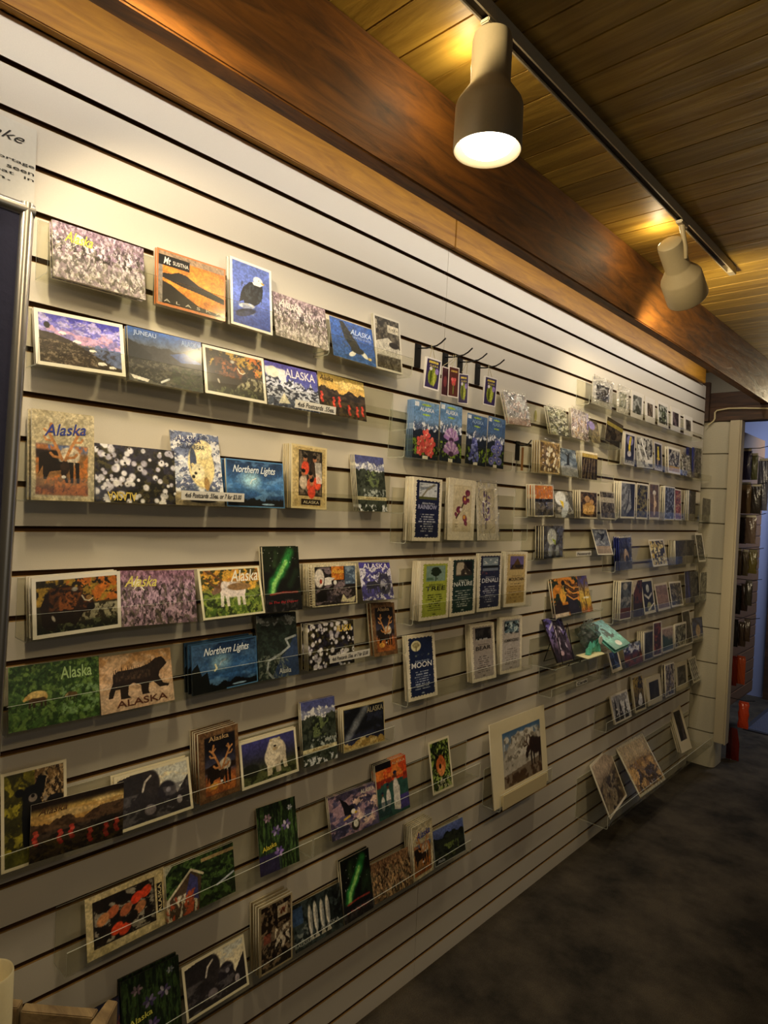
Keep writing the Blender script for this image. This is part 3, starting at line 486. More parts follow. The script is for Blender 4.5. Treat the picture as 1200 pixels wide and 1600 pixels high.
def A_collage(s):
    s.fill('2a2018'); s.noise('8a7458', 9, 13, .55, .12, .9); s.noise('16100c', 12, 16, .6, .12, .8); s.box(.55, .72, .85, .9, 'b9a888'); s.noise('5a2c1c', 14, 12, .5, .2, s.inb(.58, .74, .82, .88)); s.poly([(0, .5), (1, .62), (1, .5), (0, .38)], '6c5c48'); s.box(.14, .42, .34, .56, '8c4030', .7); s.noise('cfc3a8', 12, 14, .62, .1, s.inb(.45, .25, 1, .6)); s.border(.045, 'b4a480'); s.mix((s.u < .07) * 1.0, '8c7c5c')
def A_fish(s):
    s.fill('1c2220'); s.noise('3c4848', 12, 8, .55, .15, .8); s.box(0, .55, .2, .9, '34507c', .8)
    for k, x in enumerate((.34, .45, .58, .7)): s.ell(x, .52 + .03 * (k % 2), .045, .34, 'cdc8b8'); s.ell(x + .02, .5, .02, .28, '8a8c88'); s.poly([(x - .05, .1), (x + .05, .1), (x, .25)], 'b9b4a4')
    s.noise('0f1312', 14, 10, .62, .1, s.inb(.8, .1, 1, .9)); s.noise('6c7470', 16, 16, .66, .1, s.inb(.0, .05, .3, .5))
def A_darkhill(s): s.grad('14160f', '1c1e18', '1e221c', '4c5c98', '5c6cac'); s.ridge(.74, .16, 4, '161a16', 4, '262c22', 20); s.noise('5a6a34', 10, 9, .64, .1, s.inb(.3, .05, .8, .5)); s.border(.025, 'a0a49c')
def A_nightcard(s): s.grad('1a1c34', '20243c', '2a2c44'); s.noise('7c3c2c', 7, 7, .74, .1, .7)
def seed(s, cs, dark=False):
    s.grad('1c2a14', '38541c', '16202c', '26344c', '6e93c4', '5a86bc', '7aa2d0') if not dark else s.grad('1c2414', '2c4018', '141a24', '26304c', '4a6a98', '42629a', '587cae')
    s.ridge(.62, .14, 7, '4c5c80', 4, 'dfe3ec', 34); s.ridge(.5, .08, 7, '1b2434'); s.noise('7c9a2c', 12, 16, .55, .15, s.inb(0, .05, 1, .36)); s.noise('162010', 16, 16, .62, .1, s.inb(0, 0, 1, .36)); s.ell(.5, .94, .2, .018, 'a8c840'); s.ell(.5, .77, .17, .016, '9cc040'); s.box(.05, .9, .2, .97, 'dfe6f0'); s.box(.4, .0, .6, .06, 'f0eedc')
    return cs
def A_seedpink(s):
    seed(s, 0); rs = random.Random(4)
    for x, y, k in ((.52, .42, .16), (.3, .3, .15), (.72, .28, .17), (.5, .2, .18), (.28, .14, .13), (.7, .12, .13)):
        for j in range(5): s.ell(x + k * .6 * math.cos(j * 1.257), y + k * .4 * math.sin(j * 1.257), k * .5, k * .28, 'f06c60' if j % 2 else 'e04c48', j * 1.257)
        s.ell(x, y, k * .15, k * .1, 'ffd0b0')
def A_seedpurple(s):
    seed(s, 0)
    for y, k in ((.44, .3), (.2, .32)):
        for j in range(9): a = .3 + j * .32; s.line([(.52, y - .06), (.52 + k * math.cos(a), y - .06 + k * .62 * math.sin(a))], .035, 'c8a8d4' if j % 2 else '9c70b4')
        s.ell(.52, y - .06, .12, .05, '4c2c50')
def A_seedblue(s):
    seed(s, 0, True)
    for k in range(34): s.ell(.42 + .2 * math.sin(k * 2.4) * (1.1 - k / 40), .08 + k * .013, .07, .035, ['5c64b0', '3e4488', '8088c8'][k % 3])
def A_seedviolet(s):
    seed(s, 0, True)
    for x, y in ((.6, .48), (.4, .36), (.66, .32), (.5, .2), (.28, .12), (.72, .14), (.74, .42)): s.ell(x, y, .17, .085, '7478c0'); s.ell(x - .03, y + .01, .09, .05, '4e52a0'); s.ell(x, y, .03, .015, 'e8e0a0')
def adv(s, bg, tx, top, n=8):
    s.fill('ece2c8'); w = .012 * np.sin(s.v * 160) + .01 * np.sin(s.v * 71); m = ((s.u > .1 + w) & (s.u < .91 + w * .7) & (s.v > .055 + .006 * np.sin(s.u * 60)) & (s.v < .955 + .005 * np.sin(s.u * 50))) * 1.0
    s.mix(m, bg); s.rows(.2, .8, .14, .44, n, tx); s.ell(.5, .09, .06, .012, tx, 0, .3, .8); top()
def A_rainbow(s):
    def t(): s.box(.2, .68, .82, .92, 'c9cfd8'); s.noise('7c8694', 5, 22, .55, .15, s.inb(.2, .72, .82, .92)); s.line([(.3, .7), (.48, .82), (.72, .9)], .016, '8a8470'); s.box(.2, .66, .82, .7, '565a2c')
    adv(s, '1c2244', 'c8ccd8', t)
def A_tree(s):
    def t():
        s.box(.2, .66, .84, .92, '7c9a8c'); s.noise('4c6c50', 8, 8, .5, .2, s.inb(.2, .66, .84, .74)); s.line([(.52, .67), (.52, .8)], .012, '1c2818')
        for k in range(16): s.ell(.52 + .14 * math.cos(k * 2.4) * (k / 16) ** .5, .82 + .055 * math.sin(k * 2.4), .07, .026, '22301c')
    adv(s, 'a4b03c', '3c4414', t)
def A_nature(s):
    def t(): s.box(.2, .68, .84, .93, '3c342c'); s.noise('c0b49c', 5, 9, .52, .15, s.inb(.2, .68, .84, .93)); s.poly([(.5, .93), (.84, .93), (.84, .72), (.66, .8)], '1c1a18')
    adv(s, '223a34', 'c4ccc4', t)
def A_denali(s):
    def t(): s.box(.18, .78, .84, .93, '8a9cac'); s.ridge(.5, 0, 2, '20283c') if 0 else None; s.noise('dfe5ea', 6, 22, .5, .15, s.inb(.18, .8, .84, .91)); s.box(.18, .74, .84, .79, '1e2226'); s.box(.18, .7, .84, .74, '8c98a8', .8); s.noise('6c4450', 9, 12, .5, .2, s.inb(.14, .62, .88, .7))
    adv(s, '2a2e4c', 'c0c4d4', t)
def A_mountain(s):
    def t(): s.box(.22, .68, .84, .92, '6a5c98'); s.poly([(.22, .68), (.42, .8), (.54, .89), (.68, .78), (.84, .68)], '5c4420'); s.noise('2a2014', 12, 20, .5, .15, s.inb(.22, .68, .84, .78)); s.mix(sm((.4 - s.v) / .02) * s.inb(.1, .05, .91, .4) * .5, '9c7c34')
    adv(s, 'cdb274', '5c4420', t, 6)
def A_moon(s):
    def t():
        s.ell(.34, .83, .17, .085, 'ece4b4', 0, .1); s.line([(.34, .76), (.34, .84)], .012, '8a7c4c')
        for k in range(7): s.ell(.34 + .08 * math.cos(k), .84 + .03 * math.sin(k), .05, .02, '8a7c4c', 0, .5, .6)
        s.noise('b8c8b0', 10, 22, .5, .12, s.inb(.28, .65, .8, .7))
    adv(s, '1e2a50', 'b8c4d8', t)
def A_bearadv(s):
    def t(): s.box(.2, .72, .86, .93, '1e1c1c'); s.noise('3c3a3a', 10, 16, .5, .15, s.inb(.2, .76, .86, .93)); s.noise('c8ccd0', 12, 30, .5, .12, s.inb(.2, .7, .86, .76))
    adv(s, 'a49a94', '4c4440', t)
def A_humming(s):
    def t(): s.box(.2, .72, .84, .93, '5a7484'); s.noise('1e262c', 7, 16, .5, .12, s.inb(.16, .68, .88, .93)); s.noise('bcd0d4', 9, 16, .62, .1, s.inb(.2, .7, .84, .93))
    adv(s, 'b8b0ac', '6c645c', t)
def A_orchid(s):
    s.fill('e6dcc2'); s.box(.16, .14, .86, .9, 'cfc09a'); s.noise('ddd0ae', 8, 10, .5, .3, s.inb(.16, .14, .86, .9)); s.line([(.3, .36), (.46, .5), (.6, .66), (.72, .8)], .016, '46341f')
    for x, y, k in ((.7, .78, .1), (.6, .66, .12), (.38, .5, .1), (.28, .42, .06), (.62, .36, .1), (.66, .28, .07), (.72, .66, .06)): s.ell(x, y, k, k * .55, '6c2440', x * 9); s.ell(x + .02, y - .02, k * .6, k * .35, '8c3c50', y * 9)
    s.ell(.6, .68, .04, .03, 'e0a83c'); s.ell(.6, .38, .05, .035, 'e0a040'); s.ell(.46, .5, .05, .03, 'e6e0d8'); s.rows(.24, .42, .2, .28, 2, '7c6c4c', .6)
def A_sprig(s):
    s.fill('ece4d4'); s.box(.1, .12, .86, .9, 'd6cab0'); s.line([(.4, .2), (.44, .5), (.5, .84)], .012, '4c3c34')
    for k in range(15): s.ell(.46 + .14 * math.sin(k * 2.2), .36 + k * .032, .08, .022, ['6c4c90', '9480b0', '54386c', 'f0ece8'][k % 4], k)
def A_moose(s):
    mat = 'e2d4ac'; s.grad('4a3826', '5c4a38', '8c8474', 'a8a090', '7c8c9c', '40648c', '3c6494')
    s.poly([(.2, .5), (.3, .66), (.4, .74), (.47, .8), (.54, .76), (.62, .8), (.7, .78), (.78, .7), (.89, .72), (.89, .2), (.2, .2)], 'b4ac9c'); s.noise('807868', 16, 14, .5, .2, s.inb(.2, .36, .89, .79)); s.noise('dcd6c8', 18, 12, .6, .15, s.inb(.2, .45, .89, .8) * .9)
    s.noise('b8b0a0', 14, 10, .5, .2, s.inb(.2, .28, .6, .5)); s.poly([(0, .3), (.4, .34), (1, .4), (1, 0), (0, 0)], '7c6c58'); s.noise('4a3422', 16, 12, .5, .2, s.inb(0, 0, 1, .33)); bx = '30221c'
    s.ell(.8, .53, .1, .11, bx); s.ell(.73, .57, .07, .1, bx); s.ell(.88, .52, .06, .1, bx); s.poly([(.66, .56), (.7, .66), (.78, .62), (.72, .5)], bx)
    for x in (.7, .75, .85, .88): s.poly([(x - .016, .5), (x + .018, .5), (x + .01, .3), (x - .008, .3)], bx)
    s.ell(.65, .52, .04, .05, bx, .8); s.ell(.62, .46, .028, .045, bx, .3); s.line([(.65, .56), (.62, .62), (.64, .7)], .012, '4c3424'); s.line([(.67, .56), (.69, .64), (.67, .7)], .012, '4c3424'); s.line([(.63, .6), (.58, .64)], .009, '4c3424'); s.line([(.62, .58), (.57, .58), (.55, .62)], .009, '4c3424')
    s.bm = ((s.u < .2) | (s.u > .89) | (s.v < .17) | (s.v > .84)) * 1.0; s.mix(s.bm, mat)
def gen_s(s, pal, fx=7, fy=9, brd=None, bt=None):
    s.fill(pal[0])
    for i, c in enumerate(pal[1:]): s.noise(c, fx * (1 + .4 * i), fy * (1 + .4 * i), .52 + .04 * i, .14, .9)
    if brd: s.border(brd, WH, bt)
def G(pal, fx=7, fy=9, brd=None, bt=None, ext=None):
    def f(s):
        gen_s(s, pal, fx, fy, None)
        if ext: ext(s)
        if brd: s.border(brd, WH, bt)
    return f
def matted(s, pal, w=.2, mc='e0dad0'):
    gen_s(s, pal, 5, 5); s.bm = ((s.u < w) | (s.u > 1 - w) | (s.v < w * 1.1) | (s.v > 1 - w)) * 1.0; s.mix(s.bm, mc)
ARTS = {
 'crowd': G(['8c7880', 'c89868', '5a4c48', 'b8b0c8', 'e0d4c8'], 8, 6, ext=lambda s: (s.box(.9, .4, 1, 1, '7c70b8'), s.mix(sm((s.v - .6) / .2) * .5, 'b8b4c0'))),
 'foilpink': G(['b8b4b4', 'f0f0ee', '7c7874', 'e0c0b4'], 5, 5, ext=lambda s: s.mix(sm((.3 - s.v) / .2) * .6, 'c8907c')),
 'olive': G(['4c4c2c', '8c8c64', '2a2a18', 'c8c8b0'], 4, 6), 'meadow': G(['5c5440', '8a7c58', '3c3428'], 6, 8, ext=lambda s: s.ell(.3, .75, .35, .2, '8478b8')),
 'darkfield': G(['2a241c', '4c4234', '14100c'], 9, 7, ext=lambda s: (s.box(0, .68, 1, .84, '9c8c3c', .8), s.box(0, .84, 1, 1, '3c3428'))),
 'tanflowers': G(['8c6c3c', 'b89450', '5c4424'], 7, 7, ext=lambda s: (s.dots(26, (.1, .1, .95, .9), (.04, .09), ['f0e8d0', 'fff6e0', 'd8c090']), s.border(.05, 'd0b47c'))),
 'whale': G(['5c6c80', '8c98a4', '3c4858'], 4, 8, ext=lambda s: (s.poly([(.35, .4), (.45, .7), (.3, .85), (.5, .78), (.62, .86), (.55, .6), (.55, .4)], '1c222c'), s.mix(sm((.4 - s.v) / .1) * .6, '8a8478'))),
 'branches': G(['2c2018', '5a4830', '140e0a'], 9, 9, ext=lambda s: (s.box(0, .78, 1, 1, 'b89c4c'), s.box(0, .93, 1, 1, 'e8dcc0'), [s.line([(.1 * k, 0), (.5 + .08 * (k - 4), .75)], .014, '8c7c60') for k in range(0, 10, 2)])),
 'orangetop': lambda s: (s.fill('2a2420'), s.noise('6c6458', 6, 6, .58, .15), s.box(0, .5, 1, 1, 'e07c1c'), s.dots(7, (.05, .55, .95, .95), (.02, .05), ['ffe0a0']), s.box(0, .46, 1, .55, '16120e'), s.border(.04, WH)),
 'eaglehead': lambda s: (s.fill('4c4a44'), s.noise('8c887c', 6, 8, .55, .15), s.ell(.35, .72, .3, .28, 'd8dce0'), s.ell(.55, .3, .3, .2, 'b4bcc4', .8), s.poly([(.3, .66), (.5, .6), (.48, .34), (.38, .5)], 'e0c020'), s.line([(.6, .9), (.95, .2)], .03, '8a8c88')),
 'tanfolk': G(['3a2c20', '6c543c', '1c140e'], 8, 9, ext=lambda s: (s.ell(.4, .7, .16, .12, 'b88c5c'), s.ell(.66, .6, .14, .1, 'b08450'), s.ell(.5, .35, .36, .24, 'b4843c'), s.noise('d8ac64', 10, 10, .5, .2, s.inb(.15, .15, .85, .5)), s.border(.06, 'cfc4ac'))),
 'icegrey': G(['4c4640', '7c7468', '2a2622'], 8, 8, ext=lambda s: (s.box(0, .6, 1, .78, 'a8a090'), s.border(.05, 'bcb4a4'))),
 'eagletall': lambda s: (s.fill('3a3838'), s.noise('5c5c64', 6, 8, .55, .2), s.ell(.42, .66, .25, .28, 'd4d8d8'), s.poly([(.4, .62), (.62, .56), (.6, .4), (.5, .5)], 'b8cc28'), s.ell(.34, .22, .12, .2, 'a4aab0'), s.ell(.7, .22, .1, .2, '949aa0'), s.box(0, 0, 1, .06, '141414')),
 'tailcard': G(['6c7484', '9aa0ac', '4a5060'], 4, 8, .05, ext=lambda s: (s.poly([(.4, .5), (.5, .7), (.3, .85), (.55, .78), (.8, .8), (.62, .6)], '1c2028'), s.mix((s.v < .33) * 1.0, '9c8874'))),
 'trail': lambda s: (s.fill('26301a'), s.noise('d88424', 4, 4, .5, .12), s.poly([(.0, .3), (.3, .55), (.3, .3), (.6, .3), (.5, 0), (0, 0)], '2c2018'), s.poly([(.5, .5), (.8, .5), (1, .0), (.55, .0)], '2a2630'), [s.line([(.5, .95 - k * .08), (.75, .8 - k * .08), (1, .78 - k * .07)], .02, 'e0943c' if k % 2 else '6c3c14') for k in range(6)], s.ell(.35, .55, .12, .2, 'e8a838'), s.line([(.42, .9), (.4, .65), (.5, .6)], .012, 'e8d060'), s.ell(.42, .88, .07, .07, '141810'), s.box(0, 0, .5, .1, 'c8b49c')),
 'goldtall': lambda s: (s.grad('b8501c', 'c89c2c', 'd8b43c', 'c8a44c', '4c4480', '4a4488'), s.line([(.3, .8), (.5, .6), (.7, .8)], .03, '5c4428'), s.line([(.5, .6), (.5, .1)], .03, '6c4c1c'), s.ell(.6, .4, .3, .03, 'e8e0c0'), s.noise('6c501c', 7, 9, .64, .1, .7)),
 'matdark': lambda s: (matted(s, ['1c1a1a', '3c3a3c', '6c6a6c'], .18, 'b8b4b0'), s.line([(.35, .6), (.55, .72), (.7, .66)], .03, 'b0aeae')),
 'matlight': lambda s: matted(s, ['9c9c88', 'c8c8b4', '5a5c44'], .2), 'matgrey': lambda s: matted(s, ['6c6e6a', '9ca09c', '34382e'], .15),
 'matbrown': lambda s: matted(s, ['5a4c40', '8c7c6c', '2c241c'], .24), 'matgreen': lambda s: matted(s, ['2c3424', '5c6850', '14180e', 'c0c4bc'], .12),
 'matplum': lambda s: matted(s, ['3c3238', '6c5c64', '1c1418'], .2), 'matsmall': lambda s: matted(s, ['3a342e', '6c645c', '181410'], .22),
 'bananawoman': lambda s: (s.fill('20223c'), s.ell(.5, .78, .34, .17, '8480b8'), s.line([(.5, .35), (.46, .55), (.5, .75), (.56, .85)], .07, 'd8c028'), s.ell(.46, .36, .2, .1, 'b8b4b8'), s.border(.06, 'd8d4d4')),
 'silver': lambda s: (s.fill('8a8880'), s.noise('c8c8c0', 4, 4, .5, .15), s.noise('2c2a26', 6, 5, .62, .1), s.line([(.3, .9), (.62, .3)], .06, 'e8e8e4'), s.line([(.1, .7), (.3, .3)], .05, 'dcdcd8'), s.box(.5, .15, .95, .28, 'e8e6e0'), s.border(.04, 'd0cec6')),
 'bananafig': lambda s: (s.fill('26242c'), s.ell(.5, .6, .12, .2, 'e0c828'), s.ell(.5, .42, .2, .06, 'd8bc24'), s.ell(.5, .82, .1, .05, 'd8c83c'), s.line([(.45, .4), (.4, .2)], .03, 'c8a898'), s.border(.08, 'c8c4cc')),
 'horsegold': G(['2c241c', '6c6454', '120e0a', 'c8c4b8'], 5, 5, .08, ext=lambda s: s.box(0, .08, 1, .28, 'b08c44')),
 'whitefizz': G(['2c2a28', 'c8c4c0', '141210', 'f0eeea'], 6, 6), 'blueshiny': G(['2a2830', '6c6a74', '141218'], 5, 7, ext=lambda s: s.box(0, 0, .25, 1, '202a84')),
 'greyfall': lambda s: (s.fill('5c6068'), s.noise('8c9098', 3, 6, .5, .2), s.poly([(.6, 1), (.75, .3), (.3, 0), (1, 0), (1, 1)], '1e1e26'), s.line([(.55, .75), (.5, .4), (.3, .15)], .04, '3a3c44'), s.border(.04, WH)),
 'olivefall': G(['2c2a14', '6c6430', '14120a', '8c8048'], 4, 8, .05), 'palefigure': lambda s: (s.fill('4a3420'), s.noise('6c5030', 6, 8, .5, .2), s.ell(.5, .72, .16, .07, 'e0dcd0'), s.line([(.5, .65), (.54, .45), (.5, .15)], .05, 'd8bc9c'), s.ell(.58, .42, .14, .09, 'e0c098'), s.border(.08, 'd8d0b8')),
 'bluedark': G(['1e2230', '4c5468', '0e1018', '8c94a4'], 6, 9, .05), 'redcard': G(['7c2c1c', 'c8a478', '3c140e', 'b03c24'], 7, 12, .07),
 'greytilt': G(['3c3830', '6c6658', '1e1a16'], 5, 8, ext=lambda s: s.box(0, 0, .12, 1, 'a8acb8')), 'greyend': G(['565244', '6c685a', '4a4638'], 4, 5),
 'bluewoman': lambda s: (s.grad('4c4a50', '1e2238', '1c2458', '20286c'), s.ell(.55, .4, .2, .2, 'c8a488'), s.ell(.5, .52, .1, .12, 'd8b898'), s.ell(.6, .3, .12, .14, '1c2040'), s.box(0, .97, 1, 1, 'e8e4d8')),
 'goldgrid': lambda s: (s.fill('1c1608'), s.noise('c8ac50', 7, 6, .5, .1), s.noise('f0e0a0', 9, 9, .62, .1), s.noise('140f06', 9, 8, .64, .08), s.border(.07, WH)),
 'darkpair': G(['26241e', '4c4838', '14120e'], 8, 6, ext=lambda s: s.line([(.5, 0), (.58, 1)], .012, '9c947c')), 'narrowgrey': G(['3c3a34', '8c8878', '1e1c18'], 5, 10, .08),
 'moonwolf': lambda s: (s.fill('34383c'), s.noise('5c646c', 5, 7, .5, .2), s.ell(.4, .86, .2, .1, 'a8a49c'), s.box(0, 0, 1, .3, '5a2e1e'), s.noise('8c8c8c', 7, 9, .62, .1, s.inb(0, .3, 1, .6)), s.border(.04, WH)),
 'redwolf': lambda s: (s.fill('1c1614'), s.noise('5c2c1c', 4, 6, .5, .2), s.box(0, 0, 1, .36, '30211a'), s.poly([(0, 1), (0, .6), (.5, 1)], 'c8bca8')),
 'penguin': lambda s: (s.fill('16140f'), s.ell(.5, .72, .14, .13, 'b0b4b4'), s.line([(.2, .55), (.5, .44), (.8, .56)], .035, 'c0beb8'), s.ell(.5, .2, .2, .14, '8c8c5c'), s.line([(.4, .1), (1, .3)], .02, 'e8e4d8'), s.border(.08, 'dcd4bc')),
 'pinksky': lambda s: (s.grad('5c4c48', '8c6c58', '9c7460', '8c7c80'), s.noise('7c6054', 5, 6, .5, .3), s.border(.08, 'd8ccb4')), 'darkleaf': G(['1e1a14', '4c4434', '100e0a', '8c8470'], 6, 7, .07),
 'bluefold': G(['2c2c34', '5c5a50', '16161c'], 6, 8, ext=lambda s: (s.mix((s.u < .4) * .8, '1c2260'), s.line([(.2, 1), (.3, 0)], .03, '3c48a0'))), 'greypale': G(['5c5a4c', '8c8a74', '44423a'], 5, 8),
 'smallframe': lambda s: (s.fill('1c2438'), s.noise('3c5080', 5, 5, .58, .1), s.border(.14, 'dcd0b8')), 'bluered': lambda s: (s.grad('5c2418', '8c3c28', '4c2c3c', '24408c', '8c98b4'), s.noise('c8cce0', 6, 5, .6, .1, s.inb(0, .5, 1, 1)), s.noise('1c1a24', 7, 6, .55, .12, .8)),
 'darkplain': lambda s: (s.fill('1e2024'), s.noise('34383c', 5, 6, .5, .3), s.box(0, 0, .1, 1, WH), s.border(.05, 'a8a090')), 'redtall': G(['4c1a12', '8c3c2c', '280c08'], 4, 9, .06),
 'tealhill': lambda s: (s.grad('1e3a34', '2a4a40', '9c8478', 'a88c80'), s.ridge(.6, .3, 3, '24423a'), s.border(.07, 'd8ccb8')), 'darktrees': G(['1c1c14', '5c5c48', '0f0f0a', 'a4a48c'], 8, 5, .07),
 'darkback': G(['26221c', '4a443a'], 5, 7, .05), 'bluearch': lambda s: (s.fill('1c2040'), s.noise('34406c', 4, 5, .5, .3), s.ell(.45, .4, .2, .3, 'a88c6c'), s.box(0, 0, 1, .1, '8c8470')),
 'spires': lambda s: (s.fill('8c8c90'), s.noise('c8c8cc', 5, 5, .5, .2), [s.poly([(x - .12, .05), (x, .95 - .1 * k), (x + .12, .05)], '2a2624') for k, x in enumerate((.2, .45, .75))], s.dots(14, (.2, .2, .8, .5), (.02, .04), ['d8d4cc']), s.border(.06, 'dcd4c4')),
 'yellowfall': lambda s: (s.grad('3c3428', '4c4234', '6c5a2c', 'a88c34', 'b89838'), s.noise('2a2418', 6, 9, .58, .12), s.ell(.6, .36, .14, .14, 'dcdcdc'), s.ell(.55, .25, .2, .1, 'b8b8bc'), s.border(.08, 'c8bc9c')),
 'matblack': lambda s: matted(s, ['1e1c16', '34302a'], .17, 'c8bc9c'), 'folk': G(['4c4858', '8c8898', '1e1a22', 'b8a890'], 7, 7, .05), 'matdeep': lambda s: matted(s, ['16140f', '2c2a22', '5a564a'], .16, 'c4b898'),
 'lattice': lambda s: (s.fill('1e1c1a'), [s.line([(-.2 + k * .22, 0), (.3 + k * .22, 1)], .025, 'b8b4a4') for k in range(-3, 6)], [s.line([(1.2 - k * .22, 0), (.7 - k * .22, 1)], .025, 'b8b4a4') for k in range(-3, 6)], s.border(.08, 'c8c0a8')),
 'sepiaprint': lambda s: (s.grad('5c4c34', '6c5a40', '7c6a50', 'b8a080', 'c0a888'), s.poly([(0, .52), (.3, .62), (.6, .6), (1, .72), (1, 0), (0, 0)], '6c5c40'), s.noise('8c7c5c', 8, 9, .55, .15, s.inb(0, 0, 1, .6)), s.noise('3c3020', 8, 10, .62, .12, s.inb(0, 0, 1, .6)), [s.poly([(.3 + k * .04, .6), (.31 + k * .04, .68), (.32 + k * .04, .6)], '4c3c28') for k in range(7)], s.border(.045, 'e0d4b8')),
 'sepiashiny': lambda s: (s.grad('b8844c', 'b0803c', '9c7c50', 'cdb48c', 'd0b894'), s.poly([(0, .5), (.3, .58), (.6, .62), (1, .55), (1, 0), (0, 0)], '9c7440'), s.noise('d8a860', 7, 6, .52, .15, s.inb(0, 0, 1, .55)), s.noise('4c3820', 8, 8, .63, .1, s.inb(.1, 0, 1, .6)), [s.poly([(.45 + k * .04, .6), (.46 + k * .04, .69), (.47 + k * .04, .6)], '5c4830') for k in range(7)], s.border(.05, 'e6dcc0')),
 'matted': lambda s: matted(s, ['2a2628', '4a4248', '16120f'], .2, 'd4c8a8'),
 'tagviolet': lambda s: (s.fill('34285c'), s.box(.2, .84, .8, .9, 'd8c050'), s.ell(.5, .42, .3, .3, '8c9c2c'), s.ell(.4, .4, .08, .24, '4c5a14'), s.ell(.62, .36, .08, .26, 'c0c850'), s.ell(.76, .6, .13, .1, '9880d0'), s.ell(.36, .66, .1, .06, 'e8e4f0'), s.border(.07, 'f2eeee')),
 'tagfire': lambda s: (s.fill('5c2c28'), s.box(.2, .82, .8, .88, 'c8a048'), s.ell(.5, .5, .2, .14, 'e0484c'), s.ell(.38, .58, .12, .06, 'f07070', 2), s.ell(.62, .58, .12, .06, 'e85858', 1), s.line([(.5, .45), (.48, .12)], .02, '7c8c3c'), s.border(.08, 'f2e8e4')),
 'tagred': lambda s: (s.fill('4c1e2c'), s.ell(.5, .5, .25, .2, '8c3c44'), s.border(.08, 'e8dcdc')),
}
for k_, f_ in list(globals().items()):
    if k_.startswith('A_'): ARTS[k_[2:]] = f_
ARTS['bison_big'] = A_bison_w; ARTS['bison'] = A_bison_w
